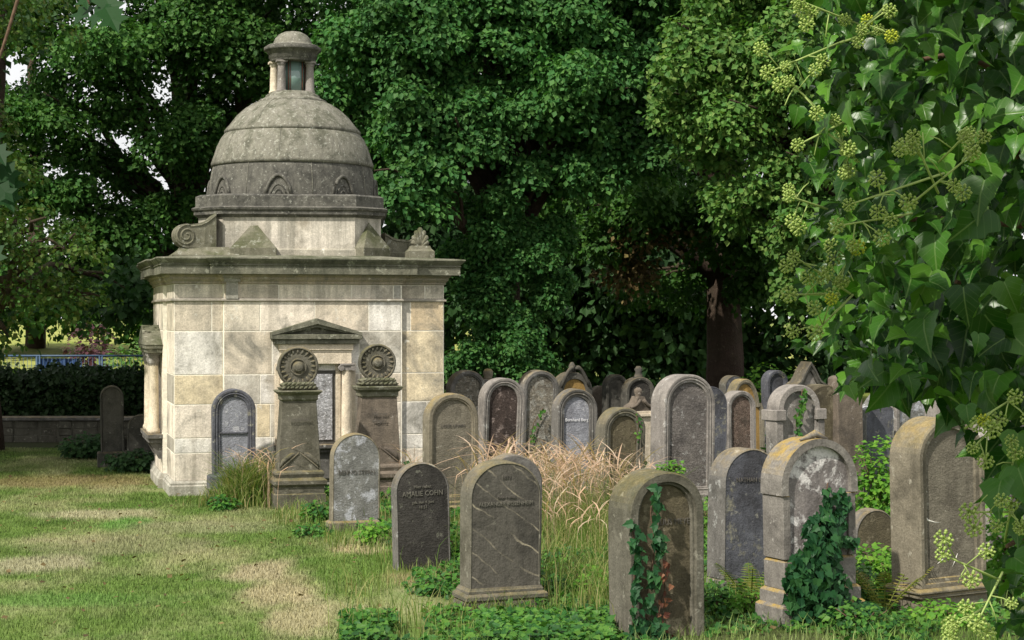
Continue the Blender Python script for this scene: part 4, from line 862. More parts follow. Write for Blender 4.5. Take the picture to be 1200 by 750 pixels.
# ------------------------------------------------------------------ climbing ivy on stones
def ivy_on(key, label, strands, size, mat='ivystone', off=.03, dens=70, name='climbing_ivy', spread=.035, bulk=()):
    o, W_, H_, D, mid, xl, xr = STONES[key]; mw = Matrix.LocRotScale(o.location, o.rotation_euler, None)
    loc = lambda px, py, y_=-0.0: Vector(((px - mid) / (xr - xl) * W_, y_, CH - (py - HY) / F * D))
    base_ = mw @ loc(strands[0][0][0], 0); base_.z = 0
    e = empty(name, mw @ Vector((loc(strands[0][0][0], 500).x, -off, 0))); tag(e, label, 'ivy')
    inv = Matrix.Translation(-e.location) @ mw
    stem = MB(); pos = []; sz = []
    for st_ in strands:
        pts = [loc(*p_, -off * .3) for p_ in st_]; 
        stem.tube([inv @ p_ for p_ in pts], .005, 5)
        for i in range(len(pts) - 1):
            L_ = (pts[i + 1] - pts[i]).length
            for k in range(max(1, int(L_ * dens))):
                t = random.random(); p_ = pts[i].lerp(pts[i + 1], t); p_ = p_ + Vector((random.gauss(0, spread), -off - random.random() * .025, random.gauss(0, spread * .6)))
                pos.append(inv @ p_); sz.append(size * random.uniform(.55, 1.15))
    for (px, py, rx, rz, n_) in bulk:
        for k in range(n_):
            a = random.random() * 6.283; r_ = math.sqrt(random.random())
            p_ = loc(px + math.cos(a) * r_ * rx, py + math.sin(a) * r_ * rz, -off - random.random() ** 1.5 * .22 * (1 - r_ * .6)); p_.z = max(p_.z, .02)
            pos.append(inv @ p_); sz.append(size * random.uniform(.6, 1.25))
    pos = np.array([list(p_) for p_ in pos]); n = len(pos); fn = np.array(list(mw.to_3x3() @ Vector((0, -1, 0))))
    nn = fn * 1.0 + np.array([0, 0, .35]) + rng.normal(size=(n, 3)) * .33; tip = np.array([0, 0, -1.0]) + rng.normal(size=(n, 3)) * .5
    v, f = leaves_geo(IVY, pos, nn, tip, np.array(sz)); 
    stem.build('stem', M['wood'], e); mesh_np('foliage', v, f, M[mat], e)
    return e
ivy_on('s27', 'two dark green ivy strands climbing the nearest brown headstone', [[(741, 745), (742, 700), (745, 650), (741, 605)], [(757, 745), (759, 690), (768, 640), (763, 600), (767, 568)]], .062, dens=95, off=.035, spread=.022, bulk=((752, 742, 30, 14, 60),))
ivy_on('s27', 'withered reddish brown ivy strand on the nearest headstone', [[(779, 742), (772, 715), (779, 690), (777, 652)]], .04, 'ivybrown', dens=60, spread=.022)
ivy_on('s29', 'thick ivy covering the foot of the headstone with white patches', [[(945, 720), (955, 640), (966, 600), (972, 566)], [(960, 640), (978, 610), (990, 575)], [(965, 620), (985, 630), (1000, 640)]], .068, dens=110, spread=.035, bulk=((950, 690, 34, 52, 520), (958, 630, 18, 30, 110), (985, 725, 40, 22, 190)))
ivy_on('s23', 'bright green ivy strand trailing down the headstone with shoulder blocks', [[(934, 520), (935, 490), (940, 470), (943, 456)]], .05, 'ivyground', dens=130, spread=.018)
ivy_on('s13', 'thin ivy sprig creeping up the pale mottled headstone', [[(618, 520), (624, 495), (634, 478)]], .05, 'ivyground', dens=40, spread=.02)
ivy_on('s17', 'sparse ivy trailing on the right edge of the moss streaked headstone', [[(742, 520), (746, 500), (742, 484)]], .045, 'ivyground', dens=40, spread=.02)

# ------------------------------------------------------------------ ground cover
def mask_cover(x, y, s, thr, seed): return nz(x, y, s, seed) > thr
x, y = frust(52000, 10.4, 21.5, 380, 1260)
k = (x > edge_x(y) + .25) & ~in_mausoleum(x, y); x, y = x[k], y[k]
k = (nz(x, y, .9, 3.1) > -.02) | (nz(x, y, 1.6, 6.1) > .08); x, y = x[k], y[k]
n = len(x); hgt = .012 + .06 * rng.random(n) ** 1.5 + np.clip(nz(x, y, 1.7, 8.), 0, 1) * .28 * np.clip((y - 13.3) / 2, 0.12, 1)
pos = np.stack([x, y, hgt], -1); nn = np.array([0, -.25, 1.]) + rng.normal(size=(n, 3)) * .42
v, f = leaves_geo(IVY, pos, nn, rng.normal(size=(n, 3)) + np.array([0, -.6, -.3]), .022 + .042 * rng.random(n) ** 1.3)
tag(mesh_np('ground_ivy', v, f, M['ivyground']), 'dark green ivy carpet covering the ground between the graves', 'ground cover', kind='stuff')
# patch of ivy on the near lawn edge
x, y = frust(5200, 10.6, 11.6, 400, 720); k = nz(x, y, 1.3, 5.5) > -.05; x, y = x[k], y[k]; n = len(x)
v, f = leaves_geo(IVY, np.stack([x, y, .03 + .09 * rng.random(n)], -1), np.array([0, -.3, 1.]) + rng.normal(size=(n, 3)) * .4, rng.normal(size=(n, 3)) + np.array([0, -.6, -.3]), .03 + .03 * rng.random(n))
tag(mesh_np('ground_ivy', v, f, M['ivyground']), 'low ivy patch growing out of the lawn at the very front', 'ground cover', kind='stuff')
x, y = frust(60000, 10.4, 22, 330, 1260); k = (x > edge_x(y) - .15) & ~in_mausoleum(x, y); x, y = x[k], y[k]
k = nz(x, y, .8, 9.) > -.30; x, y = x[k], y[k]
v, f = blades_geo(x, y, (.035 + .12 * rng.random(len(x)) ** 1.9), .005 + .004 * rng.random(len(x)), .8)
tag(mesh_np('rough_grass', v, f, blade_mat('rough blades', 1.15, (.10, .17, .03), .4)), 'uncut green and yellowish grass between the graves', 'grass', kind='stuff')
x, y = frust(9000, 14, 34, -30, 1230); k = (x > edge_x(y) + .3) & ~in_mausoleum(x, y) & (y > 20); x, y = x[k], y[k]; n = len(x)
v, f = leaves_geo(KITE, np.stack([x, y, .05 + .3 * rng.random(n) ** 2], -1), np.array([0, -.3, 1.]) + rng.normal(size=(n, 3)) * .5, rdir(n), .09 + .05 * rng.random(n))
tag(mesh_np('undergrowth', v, f, M['leafC']), 'low dark undergrowth beneath the trees behind the graves', 'undergrowth', kind='stuff')
# dead leaves
x, y = frust(700, 10.6, 22, 0, 1200); n = len(x)
v, f = leaves_geo(KITE, np.stack([x, y, .02 + .05 * rng.random(n)], -1), np.array([0, 0, 1.]) + rng.normal(size=(n, 3)) * .3, rdir(n), .03 + .03 * rng.random(n))
tag(mesh_np('fallen_leaves', v, f, M['leafdead']), 'brown fallen leaves scattered over grass and ivy', 'leaves', kind='stuff')

# ------------------------------------------------------------------ tall grasses
def stalk_geo(x, y, h, wd, bend, droop, seg=7, head=None, z0=None):
    """arching ribbons; head widens the last third"""
    n = len(x); th = rng.random(n) * 2 * np.pi; t = np.linspace(0, 1, seg)
    hor = (bend[:, None] * t ** 2.2 + droop[:, None] * np.clip(t - .62, 0, 1) * 1.6) * h[:, None]
    ver = h[:, None] * (t - droop[:, None] * np.clip(t - .68, 0, 1) ** 1.3 * 2.1)
    cx = x[:, None] + hor * np.cos(th)[:, None]; cy = y[:, None] + hor * np.sin(th)[:, None]; cz = ver + (0 if z0 is None else z0[:, None])
    wprof = np.interp(t, [0, .6, .66, .85, 1], [1, .6, head or .5, (head or .5) * .9, .15]) if head else np.interp(t, [0, .5, 1], [1, .8, .1])
    pa = rng.random(n) * np.pi; wx = np.cos(pa)[:, None] * wd[:, None] * wprof; wy = np.sin(pa)[:, None] * wd[:, None] * wprof
    A = np.stack([cx - wx, cy - wy, cz], -1); B = np.stack([cx + wx, cy + wy, cz], -1)
    V = np.stack([A, B], 2).reshape(n, seg * 2, 3).reshape(-1, 3)
    q = np.array([(2 * i, 2 * i + 1, 2 * i + 3, 2 * i + 2) for i in range(seg - 1)])
    return V, (q[None] + (np.arange(n) * seg * 2)[:, None, None]).reshape(-1, 4)
def cat(gs):
    V = []; Fs = []; o = 0
    for v, f in gs: V.append(v); Fs.append(f + o); o += len(v)
    return np.concatenate(V), np.concatenate(Fs)
def gauss_xy(px, D, sx, sy, n): 
    return (px - 600) / F * D + rng.normal(size=n) * sx, D + rng.normal(size=n) * sy
gs = []
for px, D, sx, sy, n, h in ((590, 16.6, .20, .5, 130, 1.06), (655, 16.8, .33, .6, 220, .98), (700, 16.6, .22, .5, 140, .97), (742, 15.3, .12, .4, 50, .88), (630, 15.8, .3, .4, 90, .85), (675, 15.2, .3, .5, 50, .6)):
    x, y = gauss_xy(px, D, sx, sy, n); gs.append(stalk_geo(x, y, h * (.75 + .4 * rng.random(n)), np.full(n, .0016), .16 * rng.random(n), .25 + .65 * rng.random(n), 12, head=4.6))
v, f = cat(gs); tag(mesh_np('straw_grass', v, f, M['straw']), 'tall straw coloured grass with drooping seed heads between the headstones', 'grass', kind='stuff')
gs = []
for px, D, sx, sy, n, h in ((650, 15.4, .45, .8, 1100, .38), (655, 16.4, .4, .6, 700, .62), (700, 15.4, .3, .7, 700, .42), (690, 13.6, .25, .6, 350, .26), (640, 17, .5, .5, 500, .5), (700, 12.6, .2, .5, 250, .28)):
    x, y = gauss_xy(px, D, sx, sy, n); gs.append(stalk_geo(x, y, h * (.6 + .7 * rng.random(n)), np.full(n, .0028), .9 * rng.random(n), .5 * rng.random(n), 6))
v, f = cat(gs); tag(mesh_np('long_grass', v, f, M['longgrass']), 'fine long green grass below the straw coloured seed heads', 'grass', kind='stuff')
# grass mound in front of the mausoleum
gs = []
x, y = gauss_xy(288, 18.9, .20, .16, 1500); r2 = ((x + 2.95) ** 2 + (y - 18.9) ** 2)
gs.append(stalk_geo(x, y, (.42 * np.exp(-r2 / .10) + .14) * (.7 + .6 * rng.random(1500)), np.full(1500, .006), .8 * rng.random(1500), .5 * rng.random(1500), 6))
v, f = cat(gs); o = mesh_np('grass_tuft', v, f, M['longgrass']); tag(o, 'bushy green grass mound at the foot of the left carved pillar', 'grass tuft')
gs = []
for px, D, sx, n, h in ((300, 18.9, .13, 42, .80), (325, 18.6, .1, 22, .85), (485, 18.6, .06, 22, .88), (505, 18.2, .05, 10, .7)):
    x, y = gauss_xy(px, D, sx, .1, n); gs.append(stalk_geo(x, y, h * (.75 + .35 * rng.random(n)), np.full(n, .0020), .3 * rng.random(n), .3 + .5 * rng.random(n), 12, head=3.0))
v, f = cat(gs); tag(mesh_np('seed_grass', v, f, M['straw']), 'thin straw seed heads in front of the mausoleum wall', 'grass', kind='stuff')
# single tall blades by the lawn edge at the front
gs = []
for px, D, n, h in ((440, 11.4, 40, .34), (415, 13, 60, .2), (480, 11.6, 70, .22), (610, 11.7, 130, .16), (690, 12, 90, .40), (560, 12, 110, .14), (430, 17.6, 90, .25), (400, 15.6, 120, .14), (350, 17.5, 160, .2), (480, 14.8, 120, .2), (895, 12.2, 60, .25)):
    x, y = gauss_xy(px, D, .16, .3, n); gs.append(stalk_geo(x, y, h * (.6 + .7 * rng.random(n)), np.full(n, .0035), .6 * rng.random(n), .4 * rng.random(n), 6))
v, f = cat(gs); tag(mesh_np('edge_grass', v, f, M['longgrass']), 'scattered longer grass blades along the lawn edge and headstone feet', 'grass', kind='stuff')

# ------------------------------------------------------------------ small plants
def weed(px, py, D, w_, h, n, label, mat='weed', size=.05, cat_='weed', tmpl=KITE, name='weed', z0=0.0):
    c = Vector(((px - 600) / F * D, D, 0)); o = empty(name, c); tag(o, label, cat_)
    d = rdir(n); r_ = rng.random((n, 1)) ** .45; pos = d * r_ * np.array([w_, w_ * .8, h * .55]); pos[:, 2] += h * .5; pos[:, 2] = np.maximum(pos[:, 2], .01)
    nn = d * .5 + np.array([0, -.25, .8]) + rng.normal(size=(n, 3)) * .35
    v, f = leaves_geo(tmpl, pos, nn, d + np.array([0, 0, -.2]) + rng.normal(size=(n, 3)) * .4, size * (.6 + .7 * rng.random(n)))
    mesh_np('foliage', v, f, M[mat], o)
    mb = MB()
    for i in range(7): a = random.random() * 6.28; mb.tube([(0, 0, -.02), (math.cos(a) * w_ * .3, math.sin(a) * w_ * .25, h * .45), (math.cos(a) * w_ * .7, math.sin(a) * w_ * .5, h * .8)], [.006, .005, .003], 5)
    mb.build('stem', M['wood'], o); return o
weed(865, 0, 17.3, .27, .62, 900, 'bright green shrub between the tallest headstone and the bluish black one', size=.055, name='shrub', cat_='shrub')
weed(1032, 0, 16.6, .32, .90, 1300, 'light green shrub right of the headstone with ivy on its foot', size=.055, name='shrub', cat_='shrub')
weed(1030, 0, 13.2, .25, .32, 600, 'leafy green weeds in front of the small dark headstone', 'weed', .05)
weed(1000, 0, 12.4, .22, .30, 500, 'weeds beside the ivy covered foot of the patched headstone', 'ivyground', .05)
weed(1178, 0, 13.0, .25, .7, 900, 'green weeds at the right edge beside the big tan headstone', 'weed', .05)
weed(786, 0, 18.6, .16, .28, 200, 'small leafy tuft peeping over the nearest brown headstone', 'weed', .05)
for o_ in [q for q in COL.objects if q.get('label', '') .startswith('small leafy tuft')]: o_.location = P(787, 554, 11.3); o_.location.z -= .02; o_.scale = (.55, .55, .38)
weed(160, 0, 23.0, .45, .28, 900, 'dark green plants under the low headstone left of the mausoleum', 'leafC', .07)
weed(100, 0, 25.0, .38, .36, 700, 'dark shrub at the foot of the rubble wall', 'leafC', .08, name='shrub', cat_='shrub')
weed(375, 0, 17.3, .2, .22, 380, 'dark leafy weed between the left carved pillar and the bleached headstone', 'ivyground', .05)
weed(365, 0, 16.2, .18, .12, 300, 'low ivy clump in the lawn left of the bleached headstone', 'ivyground', .045)
weed(262, 0, 18.4, .16, .16, 300, 'leafy weed left of the grass mound', 'ivyground', .05)
weed(500, 0, 12.9, .18, .12, 220, 'low leafy weeds before the charcoal headstone', 'ivyground', .045)
weed(437, 0, 15.6, .16, .24, 260, 'leafy weeds right of the bleached headstone', 'weed', .045)
weed(735, 0, 15.2, .16, .30, 260, 'leafy weeds under the moss streaked headstone', 'ivyground', .045)
weed(845, 0, 13.6, .14, .3, 260, 'leafy weeds left of the bluish black headstone foot', 'ivyground', .045)
weed(485, 0, 18.9, .10, .45, 160, 'upright green weed between reddish pillar and tan headstone', 'weed', .045)
weed(905, 0, 31, .7, 1.2, 900, 'sunlit shrub under the trees right of the thick trunk', 'weed', .09, name='shrub', cat_='shrub')
weed(790, 0, 32, .9, .9, 700, 'shaded shrub under the trees behind the tallest headstone', 'leafC', .1, name='shrub', cat_='shrub')
weed(545, 0, 31, .9, 1.5, 1200, 'yellowish shrub behind the right mausoleum wall', 'leafD', .09, name='shrub', cat_='shrub')

for px, D, w_, h_, n_, mt, lb in ((1062, 15.0, .22, .42, 420, 'weed', 'bright weeds left behind the big tan headstone'), (990, 14.8, .2, .40, 380, 'weed', 'bright weeds behind the patched headstone'), (935, 13.2, .14, .35, 200, 'weed', 'weeds between the bluish black headstone and the patched one'),
        (835, 15.2, .12, .45, 260, 'weed', 'weeds between tallest headstone and bluish black headstone'), (835, 11.9, .12, .22, 260, 'ivyground', 'ivy clump right of the nearest brown headstone'), (700, 11.5, .16, .14, 260, 'ivyground', 'ivy clump left of the nearest brown headstone'),
        (1110, 11.6, .3, .16, 420, 'weed', 'low weeds along the base of the big tan headstone'), (1010, 11.3, .25, .2, 380, 'ivyground', 'ivy heap spilling right from the patched headstone'), (540, 14.4, .12, .25, 200, 'weed', 'weeds between the charcoal and the veined headstones'), (690, 17.0, .2, .35, 250, 'weed', 'green weeds inside the straw grass'), (688, 12.6, .14, .26, 240, 'weed', 'leafy weeds in the long grass left of the nearest brown headstone'), (872, 11.9, .16, .2, 260, 'weed', 'low bright weeds in front of the bluish black headstone'), (1045, 12.6, .12, .34, 240, 'weed', 'tall weeds hugging the left side of the big tan headstone'), (585, 17.2, .16, .4, 260, 'weed', 'green weeds at the left end of the straw grass')):
    weed(px, 0, D, w_, h_, n_, lb, mt, .042)
weed(668, 0, 14.3, .28, .16, 520, 'ivy clump in the long grass right of the large veined headstone', 'ivyground', .045)
weed(655, 0, 12.9, .2, .12, 320, 'dark ivy clump beside the base of the large veined headstone', 'ivyground', .045)
def fern(px, D, n_f, L_, label, mat):
    o = empty('fern', ((px - 600) / F * D, D, 0)); tag(o, label, 'fern')
    for i in range(n_f):
        a = 2 * math.pi * i / n_f + random.uniform(-.3, .3); up = random.uniform(.8, 1.35); d = Vector((math.cos(a), math.sin(a), 0)); s_ = Vector((-d.y, d.x, 0)); ll = L_ * random.uniform(.75, 1.1)
        pts = [d * ll * math.sin(t * up) * .85 + Vector((0, 0, ll * (t * 1.25 - t * t * .50))) for t in [j / 12 for j in range(13)]]
        mb = MB(); mb.tube(pts, [.004] * 8 + [.003] * 5, 4)
        for j in range(2, 17):
            t = j / 17 * 12; p_ = pts[int(t)].lerp(pts[min(int(t) + 1, 12)], t - int(t)); wl = ll * .17 * math.sin(math.pi * (j / 17 * .85 + .1)) ** .8; tan = (pts[min(int(t) + 1, 12)] - pts[int(t)]).normalized()
            for q in (-1, 1):
                e = p_ + s_ * q * wl + tan * wl * .3 - Vector((0, 0, wl * .15)); mb.add([p_ - tan * .003, p_.lerp(e, .5) - tan * .0045, e, p_.lerp(e, .5) + tan * .0045, p_ + tan * .003], [(0, 1, 2, 3, 4)] if q > 0 else [(4, 3, 2, 1, 0)])
        mb.build('frond', M[mat], o)
fern(880, 12.2, 7, .46, 'bright green fern between the bluish black and the patched headstones', 'fern')
fern(1037, 12.0, 7, .44, 'yellowing fern left of the big tan headstone', 'fernold')
fern(900, 11.9, 6, .34, 'small yellow tipped fern close to the ivy covered foot', 'fernold')

# ------------------------------------------------------------------ trees
E = lambda px, py, D, rx, ry, rz: (P(px, py, D), (rx, ry, rz))
# main tree right of the mausoleum, ivy on its trunk
lob = [E(470, 60, 27, 1.3, 1.2, .8), E(430, -60, 28, 1.8, 1.5, 1.1), E(500, 10, 26.5, .9, 1.1, .8), E(490, 150, 26.5, 1.05, 1.0, .7), E(475, 215, 26.2, .75, .8, .5), E(665, 110, 26.5, .95, 1.0, .7), E(640, 10, 27, 1.4, 1.3, .9),
       E(700, 90, 27, 1.2, 1.2, .8), E(690, 190, 27.4, 1.1, 1.0, .6), E(625, 200, 27.0, .4, .6, .35), E(520, 90, 27, .5, .6, .4), E(570, 105, 27.2, .45, .5, .3), E(590, 30, 27.2, .5, .5, .35), E(760, 130, 28, 1.2, 1.2, .8), E(760, 10, 28, 1.5, 1.4, 1.0), E(560, -120, 27.5, 2.2, 2.0, 1.3), E(700, -140, 28, 2.4, 2.2, 1.4), E(420, 130, 28, 1.0, 1.0, .8)]
ivl = [E(585, 250, 27.2, .55, .5, .55), E(600, 300, 27.3, .55, .5, .5), E(575, 345, 27.3, .5, .5, .5), E(605, 390, 27.3, .55, .5, .5), E(650, 330, 27.5, .4, .4, .4), E(560, 410, 27.4, .45, .4, .4), E(648, 270, 27.6, .45, .4, .4), E(630, 430, 27.4, .5, .4, .35), E(545, 290, 27.5, .35, .4, .3)]
tree('maple_tree', 'large maple with brown trunk and hanging ivy right of the mausoleum', (P(582, 500, 28.2).x, 28.2, 0), 11.5, .42, lob, 6400, 30, .092, .21, M['leafB'], extra=[('trunk_ivy', ivl, 1300, 30, .07, .16, M['leafB'])])
# tree behind the mausoleum, loose crown with sky gaps
lob = [E(120, 60, 33, 1.7, 1.5, 1.0), E(40, -20, 33, 2.0, 1.6, 1.2), E(220, 20, 33, 1.5, 1.4, .9), E(300, 70, 34, 1.3, 1.2, .9), E(330, -60, 34, 2.2, 1.8, 1.2), E(170, -110, 33, 2.4, 2.0, 1.3), E(40, 130, 33, 1.3, 1.2, .6), E(210, 150, 33, 1.1, 1.0, .6),
       E(260, 190, 34, .9, .9, .6), E(130, 260, 34, 1.3, 1.1, .6), E(210, 240, 34, .9, .9, .6), E(20, 230, 33, 1.4, 1.2, .7), E(380, 40, 34, 1.2, 1.2, .9), E(180, 320, 34.5, 1.0, .9, .5), E(75, 320, 34.5, 1.0, .9, .5), E(100, 180, 34, .9, .9, .5), E(155, 205, 35, .7, .7, .4), E(250, 110, 35, .8, .8, .5), E(90, 230, 35, .8, .8, .4), E(150, 130, 35, .7, .7, .35), E(300, 10, 36, 1.0, .9, .6), E(45, 110, 35, .9, .9, .6), E(35, 30, 35, .9, .9, .6), E(265, 50, 36, .7, .7, .5), E(20, 170, 35, .8, .8, .5)]
tree('oak_tree', 'loose crowned tree behind the mausoleum with sky showing through', (P(235, 500, 36).x, 36, 0), 13, .38, lob, 4600, 28, .10, .26, M['leafA'], lean=(-.6, -.5))
# thick trunk further right
lob = [E(840, 230, 33, 1.3, 1.2, .6), E(760, 240, 33, 1.3, 1.2, .6), E(700, 280, 34, 1.3, 1.2, .55), E(900, 280, 34, 1.1, 1.1, .6), E(640, 230, 35, 1.2, 1.1, .7), E(950, 180, 34, 1.4, 1.3, .9), E(840, 100, 34, 2, 1.8, 1.2), E(780, -60, 35, 3, 2.5, 2), E(960, -20, 35, 3, 2.5, 2), E(880, 330, 35, .9, .9, .35), E(770, 330, 36, 1.3, 1.2, .4), E(1040, 230, 35, 1.8, 1.6, 1.1), E(640, 60, 35, 2, 1.8, 1.4)]
tree('chestnut_tree', 'dark tree with thick reddish trunk standing behind the right hand graves', (P(848, 480, 36).x, 36, 0), 13, .44, lob, 3000, 30, .12, .28, M['leafC2'], lean=(.3, -.2), extra=[('withered_leaves', [E(735, 315, 34.2, .9, .8, .35), E(760, 262, 33.2, .7, .6, .3)], 60, 26, .10, .3, M['leafdead'])])
# yellow-green tree at the right
lob = [E(830, 60, 25, .8, .8, .6), E(880, 110, 25, .9, .9, .6), E(840, 150, 25.3, .7, .7, .45), E(920, 40, 25, 1.0, 1.0, .7), E(905, 200, 25, .7, .8, .5), E(860, 235, 25.5, .55, .6, .3), E(940, 260, 25, .6, .7, .45), E(955, 330, 25, .55, .6, .4), E(990, 120, 25, 1.3, 1.2, 1.0), E(870, -30, 25.5, 1.3, 1.2, .8), E(1060, 40, 25.5, 1.6, 1.5, 1.3), E(1040, 250, 25.5, 1.2, 1.1, .9), E(790, 110, 25.6, .5, .6, .35), E(1130, 150, 26, 1.6, 1.4, 1.2)]
tree('linden_tree', 'sunlit yellow green tree at the upper right beside the hanging ivy', (P(1080, 500, 26).x, 26, 0), 11, .3, lob, 2500, 28, .092, .22, M['leafD'])
# olive tree at the left edge, in front of the hedge
lob = [(Vector((-9.3, 19.2, 6.0)), (1.7, 1.7, .9)), (Vector((-7.9, 20.8, 5.8)), (1.1, 1.2, .7)), (Vector((-10.5, 20.8, 6.2)), (1.8, 1.8, .9)), E(20, 260, 21, .9, .8, .45), E(90, 290, 21, .6, .6, .28), E(40, 330, 21.5, .7, .7, .3), E(-50, 220, 22, 1.2, 1.1, .8), E(105, 345, 21.8, .35, .4, .12), E(5, 385, 22, .25, .4, .3), E(-120, 120, 22, 1.8, 1.8, 1.2), E(-140, 300, 22, 1.3, 1.3, 1.0), E(-200, 0, 22, 2.6, 2.4, 1.6), E(0, 205, 21.5, .6, .6, .25)]
tree('hornbeam_tree', 'olive tinged tree reaching in from the left edge over the lawn', (P(-90, 500, 23).x, 23.5, 0), 8, .24, lob, 1500, 30, .068, .20, M['leafE'], front=1.0, tmpl=KITE)
tree('shade_tree', 'tall tree at the left frame edge shading hedge and wall', (P(-8, 500, 26.5).x, 26.5, 0), 10.5, .2,
     [(Vector((-10.8, 23.6, 6.2)), (2.2, 2.2, 1.0)), (Vector((-9.0, 24.6, 6.6)), (1.4, 1.6, .8)), (Vector((-12.6, 22.6, 6)), (2.4, 2.2, 1.1)), E(-130, 40, 25.5, 2.0, 2.0, 1.3), E(-180, 150, 25, 2.4, 2.4, 1.2), E(-230, -60, 24, 2.8, 2.8, 1.6), E(-20, 350, 26, .7, .8, .35), E(-320, 80, 23, 2.6, 2.6, 1.5), E(130, 335, 29, .9, 1.0, .3), E(-130, 260, 26, 1.4, 1.6, .7)], 1100, 36, .15, .5, M['leafC'], front=1.0)
# backdrop
bl = [E(px, py, D, 3.2, 2.2, 2.4) for px, py, D in ((420, 180, 46), (520, 300, 46), (640, 200, 47), (760, 300, 47), (900, 320, 47), (700, 60, 47), (560, 60, 46), (850, 120, 47), (1000, 200, 47), (1050, 350, 47), (420, 330, 46), (640, 380, 48), (780, 395, 48), (1150, 250, 47), (950, 20, 47))]
for i, (px, lab, sel) in enumerate(((520, 'deep green tree far behind the ivy clad maple', (0, 1, 2, 6, 10, 11)), (790, 'dark tree far back left of the thick trunk', (3, 5, 7, 12)), (980, 'dark tree far back right of the thick trunk', (4, 8, 9, 13, 14)))):
    tree('beech_tree', lab, (P(px, 500, 49).x, 49, 0), 13, .4, [bl[j] for j in sel], 900, 34, .24, .8, M['leafC'], group='dark trees far behind the graves', twigs=0)
tree('beech_tree', 'green tree far beyond the hedge at the left', (P(40, 500, 62).x, 62, 0), 14, .4, [E(0, 330, 60, 3.4, 2.5, 1.6), E(100, 345, 61, 2.4, 2, 1.1), E(170, 330, 62, 2.4, 2, 1.4), E(190, 390, 62, 1.4, 1.4, 1.0), E(230, 330, 60, 3, 2.4, 1.8), E(300, 300, 58, 3, 2.4, 2.0)], 800, 34, .24, .7, M['leafA'], group='trees beyond the hedge', twigs=0)
weed(105, 0, 55, .8, 1.9, 500, 'purple leaved bush beyond the blue fence', 'purple', .16, name='bush', cat_='bush')
weed(150, 0, 50, .7, 1.3, 500, 'light green bush beyond the blue fence', 'leafD', .14, name='bush', cat_='bush')

# ------------------------------------------------------------------ hedge, wall, fence
def leafbox(o, x0, x1, y0, y1, z0, z1, n, size, mat, name='foliage', top_var=.2):
    p = np.stack([rng.uniform(x0, x1, n), rng.uniform(y0, y1, n), rng.uniform(z0, z1, n)], -1)
    fcs = rng.random(n); p[fcs < .45, 1] = y0 + rng.normal(size=(fcs < .45).sum()) * .05; tp = fcs > .75
    p[tp, 2] = z1 + nz(p[tp, 0], p[tp, 1], .9, 2.) * top_var + rng.normal(size=tp.sum()) * .06
    v, f = leaves_geo(KITE, p, np.array([0, -.6, .6]) + rng.normal(size=(n, 3)) * .5, rdir(n), size * (.6 + .8 * rng.random(n)))
    return mesh_np(name, v, f, mat, o)
hx0, hx1 = -10.5, P(300, 0, 29).x
hg = empty('hedge', (hx0, 29, 0)); tag(hg, 'long clipped dark hedge behind the rubble wall at the left', 'hedge')
leafbox(hg, 0, hx1 - hx0, 0, 1.0, .3, 1.05, 15000, .09, M['hedge'])
q = MB(); q.box(0, hx1 - hx0, .12, .9, -.1, .95); q.build('twig_core', plain('hedge twigs', (.012, .012, .008), .95, .05), hg)
wl = empty('rubble_wall', (hx0, 28.3, 0)); tag(wl, 'low rubble stone wall with flat coping at the left', 'wall')
q = MB(); xx = 0
while xx < hx1 - hx0:
    ww = random.uniform(.18, .42)
    z_ = 0
    for r_ in range(3):
        hh = .12; q.box(xx + random.uniform(0, .05), xx + ww - .012, random.uniform(0, .03), .3, z_ - .02 + .008, z_ + hh - .01, b=.012); z_ += hh
    xx += ww
q.rough(.012, 7, 1); q.build('stonework', M['flagstone'], wl)
q = MB(); q.box(0, hx1 - hx0, .03, .30, -.05, .36); q.build('wall_core', M['flagstone'], wl)
q = MB(); q.box(-.02, hx1 - hx0, -.03, .34, .361, .42, b=.01); q.rough(.006, 3, 1); q.build('coping', M['grey'], wl)
fx0, fx1, FD = P(-30, 0, 37).x, P(190, 0, 37).x, 37.0
fe = empty('site_fence', (fx0, FD, 0)); tag(fe, 'blue metal mesh fence with blue sheeting beyond the hedge', 'fence')
zt_ = CH - (417 - HY) / F * FD; L_ = fx1 - fx0
q = MB()
for k in range(4):
    x_ = k * L_ / 3; q.tube([(x_, 0, -.1), (x_, 0, zt_)], .022, 6)
    if k < 3: q.tube([(x_ + .06, 0, -.1), (x_ + .06, 0, zt_)], .022, 6)
q.build('post', M['blue_metal'], fe)
q = MB(); q.tube([(0, 0, zt_), (L_, 0, zt_)], .022, 6); q.tube([(0, 0, zt_ * .55), (L_, 0, zt_ * .55)], .015, 6)
for k in range(46): x_ = k * L_ / 46; q.tube([(x_, 0, .1), (x_, 0, zt_)], .006, 4)
for k in range(8): q.tube([(0, 0, .1 + k * .13), (L_, 0, .1 + k * .13)], .005, 4)
q.build('mesh_panel', M['blue_metal'], fe)
q = MB(); a0, a1 = (42 + 30) / 220 * L_, (95 + 30) / 220 * L_; n_ = 14
q.loft([[(a0 + (a1 - a0) * i / n_, .05 + .02 * math.sin(i * 1.9), .2), (a0 + (a1 - a0) * i / n_, .05 + .03 * math.sin(i * 1.9 + 1), zt_ - .06), (a0 + (a1 - a0) * i / n_, .06 + .03 * math.sin(i * 1.9 + 1), zt_ - .06), (a0 + (a1 - a0) * i / n_, .06 + .02 * math.sin(i * 1.9), .2)] for i in range(n_ + 1)]); q.build('sheet', M['blue_sheet'], fe)
